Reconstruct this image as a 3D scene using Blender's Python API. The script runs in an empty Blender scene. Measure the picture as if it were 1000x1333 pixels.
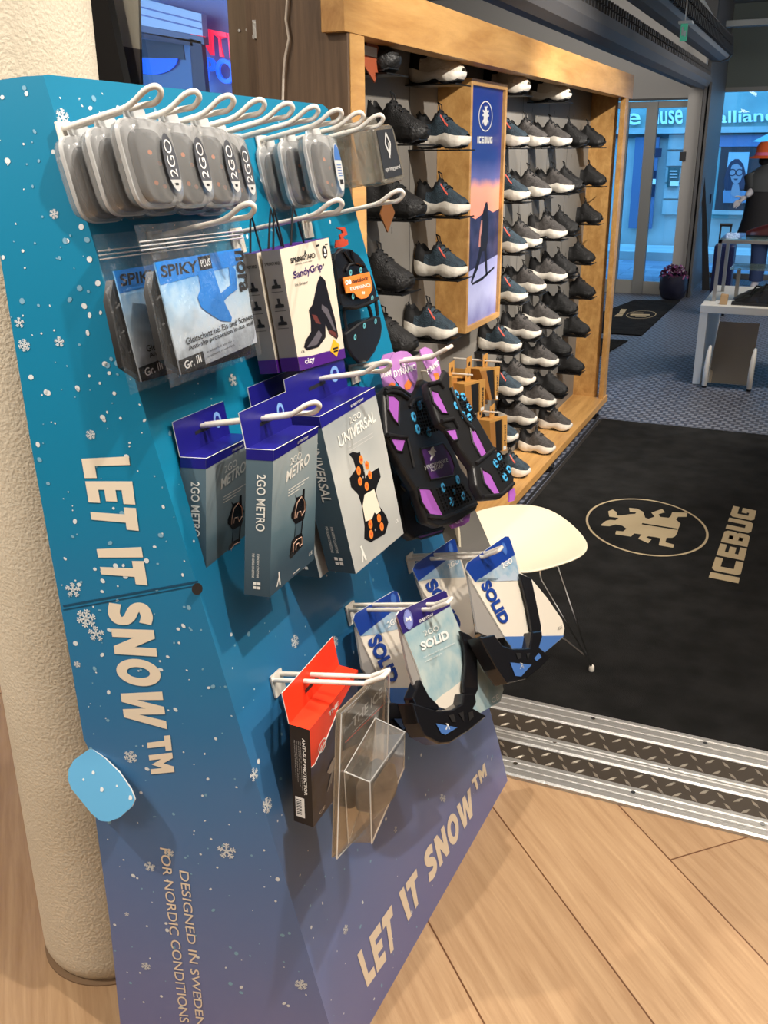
import bpy, bmesh, math, random
import numpy as np
from mathutils import Vector, Matrix

S = bpy.context.scene
COL = S.collection
random.seed(7)

# ------------------------------------------------------------------ camera
CX, CY, FP, CAMZ = 500.0, 666.5, 0.0, 1.5
def _solve():
    a = np.array([1082 - CX, 190 - CY]); b = np.array([525 - CX, 3930 - CY])
    f = math.sqrt(-(a @ b))
    Y = np.array([a[0], a[1], f]); Y /= np.linalg.norm(Y)
    D = np.array([b[0], b[1], f]); D /= np.linalg.norm(D)
    Z = -D
    X = np.cross(Y, Z)
    return f, np.array([X, Y, Z])
FP, RW = _solve()
CAM = np.array([0.0, 0.0, CAMZ])
cam_d = bpy.data.cameras.new('camera'); cam = bpy.data.objects.new('camera', cam_d); COL.objects.link(cam)
cam_d.sensor_fit = 'VERTICAL'; cam_d.sensor_height = 24.0; cam_d.lens = FP / 1333.0 * 24.0
cam_d.clip_start = 0.05; cam_d.clip_end = 200
mw = Matrix.Identity(4)
for i in range(3):
    mw[i][0] = RW[i][0]; mw[i][1] = -RW[i][1]; mw[i][2] = -RW[i][2]; mw[i][3] = CAM[i]
cam.matrix_world = mw
S.camera = cam

# ------------------------------------------------------------------ view, world, lights
S.view_settings.view_transform = 'Standard'; S.view_settings.look = 'None'
S.view_settings.gamma = 1.0; S.view_settings.use_curve_mapping = False
S.view_settings.exposure = 0.15
W = bpy.data.worlds.new('dusk_sky'); S.world = W; W.use_nodes = True
bg = W.node_tree.nodes['Background']; bg.inputs[0].default_value = (0.085, 0.33, 0.66, 1); bg.inputs[1].default_value = 8.0

def aim(o, target):
    d = Vector(target) - o.location
    o.rotation_euler = d.to_track_quat('-Z', 'Y').to_euler()
def spot(name, loc, tgt, power, size=60, blend=0.35, rad=0.03, col=(1.0, 0.86, 0.70)):
    l = bpy.data.lights.new(name, 'SPOT'); l.energy = power; l.spot_size = math.radians(size); l.spot_blend = blend
    l.shadow_soft_size = rad; l.color = col
    o = bpy.data.objects.new(name, l); o.location = loc; COL.objects.link(o); aim(o, tgt); return o
def area(name, loc, tgt, power, sx, sy, col=(1.0, 0.9, 0.78)):
    l = bpy.data.lights.new(name, 'AREA'); l.shape = 'RECTANGLE'; l.size = sx; l.size_y = sy; l.energy = power; l.color = col
    o = bpy.data.objects.new(name, l); o.location = loc; COL.objects.link(o); aim(o, tgt); return o
WARM = (1.0, 0.84, 0.66); NEUT = (1.0, 0.92, 0.82)
spot('track_spot', (0.35, 0.75, 2.8), (-0.75, 1.5, 0.75), 135, 66, 0.5, 0.025, NEUT)
spot('track_spot.001', (-0.15, 1.9, 2.8), (-0.75, 1.45, 0.8), 80, 62, 0.5, 0.025, NEUT)
spot('track_spot.002', (0.75, 1.5, 2.8), (-0.2, 1.6, 0.0), 120, 75, 0.6, 0.03, WARM)
spot('track_spot.003', (0.75, 2.3, 2.75), (-1.15, 3.2, 1.1), 280, 62, 0.6, 0.03, NEUT)
spot('track_spot.004', (0.65, 3.9, 2.75), (-1.15, 4.8, 1.0), 370, 62, 0.6, 0.03, NEUT)
spot('track_spot.005', (0.0, 6.4, 2.8), (-0.2, 6.2, 0.0), 140, 40, 0.2, 0.03, NEUT)
spot('track_spot.006', (0.6, 3.6, 2.8), (-0.2, 3.3, 0.0), 85, 75, 0.6, 0.03, WARM)
spot('pillar_fill_spot', (-1.75, 0.1, 2.5), (-1.12, 1.1, 0.7), 120, 60, 0.5, 0.03, NEUT)  # added spot, placed to brighten the pillar
area('overhead_fill.002', (0.9, 9.0, 2.9), (0.2, 9.6, 1.6), 120, 2.2, 2.6, NEUT)  # added fill for the dark upper far end
area('overhead_fill.003', (-3.4, 3.4, 2.38), (-3.3, 5.2, 1.6), 34, 1.6, .8, (0.95, 0.96, 1.0))  # added fill that brightens the neighbouring shop
area('overhead_fill.004', (-2.4, 8.4, 2.6), (-1.8, 10.8, 1.2), 30, 1.4, 1.4, NEUT)  # added fill in the vestibule before the doors
area('overhead_fill', (0.8, 0.6, 2.85), (0.3, 0.9, 0.0), 34, 2.4, 2.4, NEUT)
area('overhead_fill.005', (-1.7, -1.1, 2.7), (-1.1, 1.1, 0.3), 34, 1.2, 1.2, NEUT)  # unseen fill added for the lower pillar
spot('blind_fill_spot', (-1.75, 1.0, 2.8), (-1.5, 2.5, 1.55), 45, 60, 0.6, 0.03, WARM)  # extra spot added to brighten the blind and window frame
area('overhead_fill.001', (0.9, 4.5, 2.85), (0.9, 4.5, 0.0), 16, 2.0, 3.0, NEUT)

# ------------------------------------------------------------------ pixel rays
def ray(p):
    d = np.array([p[0] - CX, p[1] - CY, FP]); d /= np.linalg.norm(d); return RW @ d
def onz(p, z=0.0):
    d = ray(p); return CAM + d * ((z - CAM[2]) / d[2])
def onx(p, X):
    d = ray(p); return CAM + d * ((X - CAM[0]) / d[0])
def ony(p, Y):
    d = ray(p); return CAM + d * ((Y - CAM[1]) / d[1])
class Plane:
    def __init__(s, p, n): s.p = np.array(p, float); s.n = np.array(n, float); s.n /= np.linalg.norm(s.n)
    def __call__(s, p, off=0.0):
        d = ray(p); return CAM + d * (np.dot(s.p + s.n * off - CAM, s.n) / np.dot(d, s.n))
def unit(v): v = np.array(v, float); return v / np.linalg.norm(v)
class Patch:
    """bilinear surface patch: corners left-bottom, right-bottom, right-top, left-top"""
    def __init__(s, lb, rb, rt, lt):
        s.c = [np.array(q, float) for q in (lb, rb, rt, lt)]
        s.n = unit(np.cross(s.c[1] - s.c[0], s.c[3] - s.c[0]))
    def __call__(s, a, b, off=0.0):
        lb, rb, rt, lt = s.c
        return (lb * (1 - a) * (1 - b) + rb * a * (1 - b) + rt * a * b + lt * (1 - a) * b) + s.n * off
def Z(ox, oy, sc): return lambda *pts: [(ox + x / sc, oy + y / sc) for x, y in pts]

# ------------------------------------------------------------------ materials
def M(name, col, rough=0.5, metal=0.0, spec=0.5, emit=None, es=1.0, coat=0.0, bump=None, var=None, alpha=None):
    m = bpy.data.materials.new(name); m.use_nodes = True
    nt = m.node_tree; b = nt.nodes['Principled BSDF']
    c = tuple(col) + (1,)
    b.inputs['Base Color'].default_value = c; b.inputs['Roughness'].default_value = rough
    b.inputs['Metallic'].default_value = metal; b.inputs['Specular IOR Level'].default_value = spec
    b.inputs['Coat Weight'].default_value = coat
    if emit: b.inputs['Emission Color'].default_value = tuple(emit) + (1,); b.inputs['Emission Strength'].default_value = es
    tc = nt.nodes.new('ShaderNodeTexCoord')
    if var:
        sc, c2, det = var
        n = nt.nodes.new('ShaderNodeTexNoise'); n.inputs['Scale'].default_value = sc; n.inputs['Detail'].default_value = det
        nt.links.new(tc.outputs['Object'], n.inputs['Vector'])
        r = nt.nodes.new('ShaderNodeValToRGB'); r.color_ramp.elements[0].position = .35; r.color_ramp.elements[1].position = .65
        r.color_ramp.elements[0].color = c; r.color_ramp.elements[1].color = tuple(c2) + (1,)
        nt.links.new(n.outputs['Fac'], r.inputs['Fac']); nt.links.new(r.outputs['Color'], b.inputs['Base Color'])
    if bump:
        sc, st, det = bump
        n = nt.nodes.new('ShaderNodeTexNoise'); n.inputs['Scale'].default_value = sc; n.inputs['Detail'].default_value = det
        nt.links.new(tc.outputs['Object'], n.inputs['Vector'])
        bp = nt.nodes.new('ShaderNodeBump'); bp.inputs['Strength'].default_value = st; bp.inputs['Distance'].default_value = 0.01
        nt.links.new(n.outputs['Fac'], bp.inputs['Height']); nt.links.new(bp.outputs['Normal'], b.inputs['Normal'])
    return m
def srgb(r, g, b):
    f = lambda c: (c / 255 / 12.92) if c / 255 <= .04045 else ((c / 255 + .055) / 1.055) ** 2.4
    return (f(r), f(g), f(b))
def clear(name, tint=(1, 1, 1), gloss=.12, milk=.0, milkcol=(.8, .8, .8), rough=.08, bump=None):
    """thin clear or frosted plastic / glass pane"""
    m = bpy.data.materials.new(name); m.use_nodes = True; nt = m.node_tree
    for n in list(nt.nodes): nt.nodes.remove(n)
    out = nt.nodes.new('ShaderNodeOutputMaterial')
    t = nt.nodes.new('ShaderNodeBsdfTransparent'); t.inputs[0].default_value = tuple(tint) + (1,)
    g = nt.nodes.new('ShaderNodeBsdfGlossy'); g.inputs['Roughness'].default_value = rough; g.inputs[0].default_value = (1, 1, 1, 1)
    lw = nt.nodes.new('ShaderNodeLayerWeight'); lw.inputs['Blend'].default_value = .35
    mm = nt.nodes.new('ShaderNodeMath'); mm.operation = 'MULTIPLY_ADD'; mm.inputs[1].default_value = .5; mm.inputs[2].default_value = gloss
    nt.links.new(lw.outputs['Fresnel'], mm.inputs[0])
    mx = nt.nodes.new('ShaderNodeMixShader'); nt.links.new(mm.outputs[0], mx.inputs[0])
    if milk > 0:
        d = nt.nodes.new('ShaderNodeBsdfDiffuse'); d.inputs[0].default_value = tuple(milkcol) + (1,)
        mk = nt.nodes.new('ShaderNodeMixShader'); mk.inputs[0].default_value = milk
        nt.links.new(t.outputs[0], mk.inputs[1]); nt.links.new(d.outputs[0], mk.inputs[2]); nt.links.new(mk.outputs[0], mx.inputs[1])
    else: nt.links.new(t.outputs[0], mx.inputs[1])
    nt.links.new(g.outputs[0], mx.inputs[2]); nt.links.new(mx.outputs[0], out.inputs[0])
    if bump:
        tc = nt.nodes.new('ShaderNodeTexCoord')
        n = nt.nodes.new('ShaderNodeTexNoise'); n.inputs['Scale'].default_value = bump[0]; n.inputs['Detail'].default_value = 3
        nt.links.new(tc.outputs['Object'], n.inputs['Vector'])
        bp = nt.nodes.new('ShaderNodeBump'); bp.inputs['Strength'].default_value = bump[1]; bp.inputs['Distance'].default_value = .02
        nt.links.new(n.outputs['Fac'], bp.inputs['Height']); nt.links.new(bp.outputs['Normal'], g.inputs['Normal'])
    return m
def wood_mat(name, c1, c2, rot_axis_scale, rough=.45, seam=None, plank_ang=0.0, plank_w=.2, plank_len=1.4):
    """stretched-noise wood; with seam colour also a plank layout in the XY plane"""
    m = bpy.data.materials.new(name); m.use_nodes = True; nt = m.node_tree; b = nt.nodes['Principled BSDF']
    b.inputs['Roughness'].default_value = rough
    tc = nt.nodes.new('ShaderNodeTexCoord'); mp = nt.nodes.new('ShaderNodeMapping')
    mp.inputs['Rotation'].default_value[2] = -plank_ang
    if seam: mp.inputs['Location'].default_value = (.1, -.035, 0)
    nt.links.new(tc.outputs['Object'], mp.inputs['Vector'])
    mp2 = nt.nodes.new('ShaderNodeMapping'); mp2.inputs['Scale'].default_value = rot_axis_scale
    nt.links.new(mp.outputs[0], mp2.inputs['Vector'])
    n = nt.nodes.new('ShaderNodeTexNoise'); n.inputs['Scale'].default_value = 1; n.inputs['Detail'].default_value = 7; n.inputs['Roughness'].default_value = .68; n.inputs['Distortion'].default_value = .35
    nt.links.new(mp2.outputs[0], n.inputs['Vector'])
    r = nt.nodes.new('ShaderNodeValToRGB'); r.color_ramp.elements[0].position = .32; r.color_ramp.elements[1].position = .68
    r.color_ramp.elements[0].color = tuple(c1) + (1,); r.color_ramp.elements[1].color = tuple(c2) + (1,)
    nt.links.new(n.outputs['Fac'], r.inputs['Fac'])
    last = r.outputs['Color']
    if seam:
        br = nt.nodes.new('ShaderNodeTexBrick'); br.inputs['Scale'].default_value = 1
        br.inputs['Brick Width'].default_value = plank_len; br.inputs['Row Height'].default_value = plank_w
        br.inputs['Mortar Size'].default_value = .0022; br.inputs['Mortar Smooth'].default_value = .3; br.offset = .5; br.offset_frequency = 4
        br.inputs['Color1'].default_value = (1, 1, 1, 1); br.inputs['Color2'].default_value = (.80, .79, .78, 1); br.inputs['Mortar'].default_value = tuple(seam) + (1,)
        nt.links.new(mp.outputs[0], br.inputs['Vector'])
        mx = nt.nodes.new('ShaderNodeMix'); mx.data_type = 'RGBA'; mx.blend_type = 'MULTIPLY'; mx.inputs[0].default_value = 1
        nt.links.new(last, mx.inputs[6]); nt.links.new(br.outputs['Color'], mx.inputs[7]); last = mx.outputs[2]
    nt.links.new(last, b.inputs['Base Color'])
    bp = nt.nodes.new('ShaderNodeBump'); bp.inputs['Strength'].default_value = .12; bp.inputs['Distance'].default_value = .004
    nt.links.new(n.outputs['Fac'], bp.inputs['Height']); nt.links.new(bp.outputs['Normal'], b.inputs['Normal'])
    return m
def grad_mat(name, stops, axis=2, lo=0.0, hi=1.6, rough=.42, noise=.04, nscale=6):
    """printed colour run along one object axis (a print on card)"""
    m = bpy.data.materials.new(name); m.use_nodes = True; nt = m.node_tree; b = nt.nodes['Principled BSDF']
    b.inputs['Roughness'].default_value = rough
    tc = nt.nodes.new('ShaderNodeTexCoord'); sp = nt.nodes.new('ShaderNodeSeparateXYZ'); nt.links.new(tc.outputs['Object'], sp.inputs[0])
    mr = nt.nodes.new('ShaderNodeMapRange'); mr.inputs['From Min'].default_value = lo; mr.inputs['From Max'].default_value = hi
    nt.links.new(sp.outputs[axis], mr.inputs['Value'])
    n = nt.nodes.new('ShaderNodeTexNoise'); n.inputs['Scale'].default_value = nscale; n.inputs['Detail'].default_value = 5; nt.links.new(tc.outputs['Object'], n.inputs['Vector'])
    ma = nt.nodes.new('ShaderNodeMath'); ma.operation = 'MULTIPLY_ADD'; ma.inputs[1].default_value = noise * 2; nt.links.new(n.outputs['Fac'], ma.inputs[0])
    su = nt.nodes.new('ShaderNodeMath'); su.operation = 'SUBTRACT'; su.inputs[1].default_value = noise; nt.links.new(mr.outputs[0], su.inputs[0]); nt.links.new(su.outputs[0], ma.inputs[2])
    r = nt.nodes.new('ShaderNodeValToRGB')
    while len(r.color_ramp.elements) < len(stops): r.color_ramp.elements.new(.5)
    for e, (p, c) in zip(r.color_ramp.elements, stops): e.position = p; e.color = tuple(c) + (1,)
    nt.links.new(ma.outputs[0], r.inputs['Fac']); nt.links.new(r.outputs['Color'], b.inputs['Base Color'])
    return m

WHITE = M('white_print', (.86, .86, .84), .5)
CREAM = M('cream_print', srgb(226, 216, 198), .5)
BLACK = M('black_rubber', (.008, .008, .009), .45)
BLACKG = M('black_gloss', (.008, .008, .01), .22)
INK = M('black_ink', (.012, .012, .014), .6)
WIRE = M('white_hook_wire', srgb(226, 220, 210), .35)
NAVY = M('deep_blue_card', srgb(26, 24, 120), .35)
BLUE = M('royal_blue_card', srgb(20, 60, 150), .35)
MIDB = M('mid_blue_print', srgb(70, 112, 178), .4)
PURP = M('violet_card', srgb(78, 26, 130), .4)
LILAC = M('lilac_card', srgb(176, 120, 188), .4)
ORCH = M('orchid_card', srgb(158, 88, 178), .4)
ORANGE = M('orange_print', srgb(240, 130, 50), .45)
STUD = M('blue_stud', srgb(70, 165, 215), .35)
TEALSTUD = M('teal_stud', srgb(110, 190, 200), .35)
STEEL = M('aluminium', (.50, .50, .49), .48, .85, bump=(160, .15, 2))
CHROME = M('chrome_wire', (.7, .7, .7), .2, 1.0)
OAK = wood_mat('oak_veneer', srgb(176, 128, 70), srgb(214, 168, 104), (26, 2.2, 16), .42)
OAKDARK = wood_mat('brown_veneer', srgb(84, 66, 50), srgb(112, 90, 70), (50, 50, 3), .5)
GREYWALL = M('grey_back_panel', srgb(128, 124, 118), .6, var=(3, srgb(120, 116, 110), 3))
DARKMETAL = M('dark_shelf_metal', (.012, .012, .013), .4, .6)
RED = M('red_card', srgb(236, 58, 28), .38)
YELLOW = M('yellow_print', srgb(240, 184, 40), .5)
KRAFT = M('kraft_card', srgb(206, 152, 78), .6)
GREYCARD = M('grey_card', srgb(150, 146, 142), .5)
PAPERGREY = M('pale_grey_print', srgb(196, 196, 194), .5)

# ------------------------------------------------------------------ mesh builder
_TXT = {}
def text_geo(s, bold, shear):
    k = (s, bold, shear)
    if k in _TXT: return _TXT[k]
    cu = bpy.data.curves.new('t', 'FONT'); cu.body = s; cu.size = 1; cu.offset = bold; cu.resolution_u = 4; cu.shear = shear
    o = bpy.data.objects.new('t', cu); COL.objects.link(o)
    dg = bpy.context.evaluated_depsgraph_get()
    me = bpy.data.meshes.new_from_object(o.evaluated_get(dg))
    v = np.array([tuple(q.co) for q in me.vertices]); fs = [tuple(p.vertices) for p in me.polygons]
    lo = v.min(0); hi = v.max(0); d = np.where(hi - lo < 1e-6, 1, hi - lo)
    v = (v - lo) / d
    bpy.data.objects.remove(o); bpy.data.curves.remove(cu); bpy.data.meshes.remove(me)
    _TXT[k] = (v, fs); return _TXT[k]
BLOCK = {'I': (.36, [[(0, 0), (.36, 0), (.36, 1), (0, 1)]]),
 'C': (.9, [[(.12, 0), (.9, 0), (.9, .27), (.33, .27), (.33, .73), (.9, .73), (.9, 1), (.12, 1), (0, .88), (0, .12)]]),
 'E': (.86, [[(0, 0), (.86, 0), (.86, .25), (.33, .25), (.33, .38), (.78, .38), (.78, .62), (.33, .62), (.33, .75), (.86, .75), (.86, 1), (0, 1)]]),
 'B': (.92, [[(0, 0), (.8, 0), (.92, .12), (.92, .42), (.84, .5), (.92, .58), (.92, .88), (.8, 1), (0, 1), (0, .77), (.6, .77), (.6, .61), (.33, .61), (.33, .39), (.6, .39), (.6, .23), (.33, .23), (.33, .77), (0, .77)]]),
 'U': (.92, [[(.12, 0), (.8, 0), (.92, .12), (.92, 1), (.6, 1), (.6, .27), (.33, .27), (.33, 1), (0, 1), (0, .12)]]),
 'G': (.92, [[(.12, 0), (.92, 0), (.92, .58), (.5, .58), (.5, .36), (.6, .36), (.6, .27), (.33, .27), (.33, .73), (.92, .73), (.92, 1), (.12, 1), (0, .88), (0, .12)]])}
BLOCK['L'] = (.78, [[(0, 0), (.78, 0), (.78, .26), (.31, .26), (.31, 1), (0, 1)]])
BLOCK['T'] = (.86, [[(.27, 0), (.59, 0), (.59, .74), (.86, .74), (.86, 1), (0, 1), (0, .74), (.27, .74)]])
BLOCK['N'] = (.94, [[(0, 0), (0, 1), (.3, 1), (.64, .5), (.64, 1), (.94, 1), (.94, 0), (.64, 0), (.3, .5), (.3, 0)]])
BLOCK['W'] = (1.4, [[(0, 1), (.31, 1), (.42, .38), (.56, 1), (.84, 1), (.98, .38), (1.09, 1), (1.4, 1), (1.16, 0), (.84, 0), (.7, .56), (.56, 0), (.24, 0)]])
BLOCK['M'] = (1.12, [[(0, 0), (0, 1), (.32, 1), (.56, .58), (.8, 1), (1.12, 1), (1.12, 0), (.82, 0), (.82, .5), (.56, .08), (.3, .5), (.3, 0)]])
_o = [(.5 + .5 * math.cos(k * math.pi / 18), .5 + .52 * math.sin(k * math.pi / 18)) for k in range(37)]; _i = [(.5 + .2 * math.cos(k * math.pi / 18), .5 + .27 * math.sin(k * math.pi / 18)) for k in range(37)]
BLOCK['O'] = (1.0, [_o[:19] + _i[:19][::-1], _o[18:] + _i[18:][::-1]])
def _stroke(path, hw):
    p = [np.array(q, float) for q in path]; out = []
    for i in range(len(p) - 1):
        a, b, c, d = p[max(i - 1, 0)], p[i], p[i + 1], p[min(i + 2, len(p) - 1)]
        for k in range(6):
            t_ = k / 6; out.append(.5 * (2 * b + (c - a) * t_ + (2 * a - 5 * b + 4 * c - d) * t_ ** 2 + (3 * b - a - 3 * c + d) * t_ ** 3))
    out.append(p[-1]); L_, R_ = [], []
    for i, q_ in enumerate(out):
        t_ = out[min(i + 1, len(out) - 1)] - out[max(i - 1, 0)]; t_ /= np.linalg.norm(t_); n_ = np.array([-t_[1], t_[0]]) * hw
        L_.append(tuple(q_ + n_)); R_.append(tuple(q_ - n_))
    return L_ + R_[::-1]
BLOCK['S'] = (.84, [_stroke([(.76, .82), (.5, .88), (.22, .82), (.17, .70), (.30, .58), (.55, .47), (.68, .34), (.64, .19), (.40, .12), (.06, .18)], .14)])
def block_word(mb, word, patch, rect, mat, off):
    p0, ex, ey = rect; tot = sum(BLOCK[c][0] for c in word) + .13 * (len(word) - 1); x = 0
    for c in word:
        w, polys = BLOCK[c]
        for pg in polys: mb.poly([patch(p0[0] + ex[0] * (x + a) / tot + ey[0] * b, p0[1] + ex[1] * (x + a) / tot + ey[1] * b, off) for a, b in pg], mat)
        x += w + .13
class MB:
    def __init__(s): s.v = []; s.f = []; s.mi = []; s.mats = []; s.sm = []
    def m(s, mat):
        if mat not in s.mats: s.mats.append(mat)
        return s.mats.index(mat)
    def add(s, vs, fs, mat, smooth=False):
        o = len(s.v); s.v += [tuple(float(c) for c in q) for q in vs]; i = s.m(mat)
        for f in fs: s.f.append(tuple(o + k for k in f)); s.mi.append(i); s.sm.append(smooth)
        return s
    def poly(s, pts, mat): return s.add(pts, [tuple(range(len(pts)))], mat)
    def prism(s, pts, vec, mat, side=None, smooth=False):
        """outline pts (facing away from vec) pushed back along vec"""
        n = len(pts); p = [np.array(q, float) for q in pts]; q = [a + np.array(vec, float) for a in p]
        s.add(p, [tuple(range(n))], mat); s.add(q, [tuple(reversed(range(n)))], side or mat)
        s.add(p + q, [(i, n + i, n + (i + 1) % n, (i + 1) % n) for i in range(n)], side or mat, smooth); return s
    def box(s, lo, hi, mat):
        (a, b, c), (d, e, f) = lo, hi
        vs = [(a, b, c), (d, b, c), (d, e, c), (a, e, c), (a, b, f), (d, b, f), (d, e, f), (a, e, f)]
        return s.add(vs, [(0, 3, 2, 1), (4, 5, 6, 7), (0, 1, 5, 4), (1, 2, 6, 5), (2, 3, 7, 6), (3, 0, 4, 7)], mat)
    def loft(s, rings, mat, cap=True, closed=True, smooth=True, matf=None):
        n = len(rings[0]); vs = [q for r in rings for q in r]; o = len(s.v); s.v += [tuple(float(c) for c in q) for q in vs]
        for i in range(len(rings) - 1):
            for j in range(n if closed else n - 1):
                k = (j + 1) % n
                s.f.append((o + i * n + j, o + i * n + k, o + (i + 1) * n + k, o + (i + 1) * n + j))
                s.mi.append(s.m(matf(i, j) if matf else mat)); s.sm.append(smooth)
        if cap:
            for r in (0, len(rings) - 1):
                f = tuple(o + r * n + j for j in range(n)); s.f.append(f if r else tuple(reversed(f))); s.mi.append(s.m(mat)); s.sm.append(False)
        return s
    def tube(s, path, r, mat, seg=8):
        p = [np.array(q, float) for q in path]; rings = []; up = None
        for i in range(len(p)):
            t = unit(p[min(i + 1, len(p) - 1)] - p[max(i - 1, 0)])
            if up is None:
                up = np.array([0, 0, 1.0]) if abs(t[2]) < .9 else np.array([1.0, 0, 0])
            a = unit(np.cross(t, up)); up = np.cross(a, t)
            rr = r[i] if isinstance(r, (list, tuple)) else r
            rings.append([p[i] + rr * (math.cos(w) * a + math.sin(w) * up) for w in (2 * math.pi * k / seg for k in range(seg))])
        return s.loft(rings, mat)
    def lathe(s, c, prof, mat, seg=24):
        return s.loft([[(c[0] + r * math.cos(2 * math.pi * k / seg), c[1] + r * math.sin(2 * math.pi * k / seg), c[2] + z) for k in range(seg)] for r, z in prof], mat)
    def ell(s, c, ex, ey, mat, n=22, vec=None):
        pts = [np.array(c) + np.array(ex) * math.cos(2 * math.pi * k / n) + np.array(ey) * math.sin(2 * math.pi * k / n) for k in range(n)]
        if vec is not None: return s.prism(pts, vec, mat)
        return s.poly(pts, mat)
    def ring(s, c, ex, ey, inner, mat, n=48):
        o = [np.array(c) + np.array(ex) * math.cos(2 * math.pi * k / n) + np.array(ey) * math.sin(2 * math.pi * k / n) for k in range(n)]
        i = [np.array(c) + (q - np.array(c)) * inner for q in o]
        return s.add(o + i, [(k, (k + 1) % n, n + (k + 1) % n, n + k) for k in range(n)], mat)
    def text(s, t, patch, rect, mat, bold=.0, shear=0.0, off=.0006):
        """t printed on a patch; rect = (p0, ex, ey) in patch coordinates, or None for the full patch"""
        v, fs = text_geo(t, bold, shear)
        if rect is None: rect = ((0, 0), (1, 0), (0, 1))
        p0, ex, ey = rect
        return s.add([patch(p0[0] + ex[0] * a + ey[0] * b, p0[1] + ex[1] * a + ey[1] * b, off) for a, b, _ in v], fs, mat)
    def ppoly(s, patch, pts, mat, off=.0004): return s.poly([patch(a, b, off) for a, b in pts], mat)
    def prect(s, patch, a0, b0, a1, b1, mat, off=.0004): return s.ppoly(patch, [(a0, b0), (a1, b0), (a1, b1), (a0, b1)], mat, off)
    def pell(s, patch, c, ra, rb, mat, off=.0006, n=20): return s.ppoly(patch, [(c[0] + ra * math.cos(2 * math.pi * k / n), c[1] + rb * math.sin(2 * math.pi * k / n)) for k in range(n)], mat, off)
    def build(s, name, parent=None, kind=None, label=None, sharp=40, bevel=0, bseg=2):
        me = bpy.data.meshes.new(name); org = np.zeros(3); q = parent
        while q is not None: org = org + np.array(q.location); q = q.parent
        me.from_pydata([tuple(np.array(v) - org) for v in s.v], [], s.f)
        for m in s.mats: me.materials.append(m)
        me.polygons.foreach_set('material_index', s.mi); me.polygons.foreach_set('use_smooth', s.sm)
        bm = bmesh.new(); bm.from_mesh(me); bmesh.ops.remove_doubles(bm, verts=bm.verts, dist=1e-6)
        bm.to_mesh(me); bm.free()
        me.update()
        if any(s.sm): me.set_sharp_from_angle(angle=math.radians(sharp))
        o = bpy.data.objects.new(name, me); COL.objects.link(o); o.parent = parent
        if kind: o['kind'] = kind
        if label: o['label'] = label
        if bevel:
            b = o.modifiers.new('bevel', 'BEVEL'); b.width = bevel; b.segments = bseg; b.limit_method = 'ANGLE'; b.angle_limit = math.radians(35)
        return o
def thing(name, label, cat, loc, group=None):
    o = bpy.data.objects.new(name, None); o.location = tuple(float(c) for c in loc); COL.objects.link(o); o.empty_display_size = .05
    return tag(o, label, cat, group)
def tag(o, label, cat, group=None):
    o['label'] = label; o['category'] = cat
    if group: o['group'] = group
    return o
def dup(root, delta, label, group=None):
    r = root.copy(); COL.objects.link(r); r.location = root.location + Vector(tuple(float(c) for c in delta)); r['label'] = label
    if group: r['group'] = group
    for ch in list(root.children):
        c = ch.copy(); COL.objects.link(c); c.parent = r
        for g in list(ch.children):
            d = g.copy(); COL.objects.link(d); d.parent = c
    return r
STRUCT = 'structure'
def world(o):
    p = np.zeros(3)
    while o is not None: p = p + np.array(o.location); o = o.parent
    return p

# ================================================================== THE SETTING
Y1, Y2, YD, YW = 1.985, 2.345, 10.85, 12.6      # threshold front / back, door wall, right-hand window wall
FLOORW = wood_mat('oak_floor_planks', srgb(170, 134, 98), srgb(198, 164, 126), (3.2, 52, 1), .45, srgb(140, 108, 80), math.radians(-46), .29, 2.6)
mb = MB(); mb.box((-3, -3, -.05), (3.2, Y1, 0), FLOORW); mb.build('floor', kind=STRUCT)
# studded blue-grey rubber tiles beyond the threshold
TILE = M('studded_rubber_tile', srgb(66, 72, 88), .45)
nt = TILE.node_tree; b = nt.nodes['Principled BSDF']
tc = nt.nodes.new('ShaderNodeTexCoord'); br = nt.nodes.new('ShaderNodeTexBrick'); br.offset = .5
br.inputs['Scale'].default_value = 1; br.inputs['Brick Width'].default_value = .05; br.inputs['Row Height'].default_value = .05
br.inputs['Mortar Size'].default_value = .011; br.inputs['Mortar Smooth'].default_value = .4
br.inputs['Color1'].default_value = srgb(112, 116, 130) + (1,); br.inputs['Color2'].default_value = srgb(120, 124, 136) + (1,); br.inputs['Mortar'].default_value = srgb(52, 56, 70) + (1,)
nt.links.new(tc.outputs['Object'], br.inputs['Vector']); nt.links.new(br.outputs['Color'], b.inputs['Base Color'])
bp = nt.nodes.new('ShaderNodeBump'); bp.inputs['Strength'].default_value = .6; bp.inputs['Distance'].default_value = .004; bp.invert = True
nt.links.new(br.outputs['Fac'], bp.inputs['Height']); nt.links.new(bp.outputs['Normal'], b.inputs['Normal'])
mb = MB(); mb.box((-6, Y2, -.05), (3.2, YD + .1, 0), TILE); mb.box((-1.22, YD + .1, -.05), (3.2, YW, 0), TILE)
mb.box((-6, Y1, -.05), (-1.6, Y2, 0), TILE); mb.build('floor.001', kind=STRUCT)
PLASTER = M('pale_plaster', srgb(190, 182, 170), .8)
DIMWALL = M('grey_green_wall', srgb(96, 106, 104), .8)
CEILM = M('ceiling_paint', srgb(120, 126, 128), .8)
mb = MB(); mb.box((-3, -3.1, 0), (3.2, -3, 3), PLASTER); mb.build('wall_back', kind=STRUCT)
mb = MB(); mb.box((3.2, -3.1, 0), (3.3, YW, 3), PLASTER); mb.build('wall_right', kind=STRUCT)
mb = MB(); mb.box((-3.1, -3.1, 0), (-3, 2.45, 3), PLASTER); mb.build('wall_left', kind=STRUCT)
mb = MB(); mb.box((-6.1, -3.1, 3), (3.3, YW + .1, 3.1), CEILM); mb.build('ceiling', kind=STRUCT)

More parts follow.
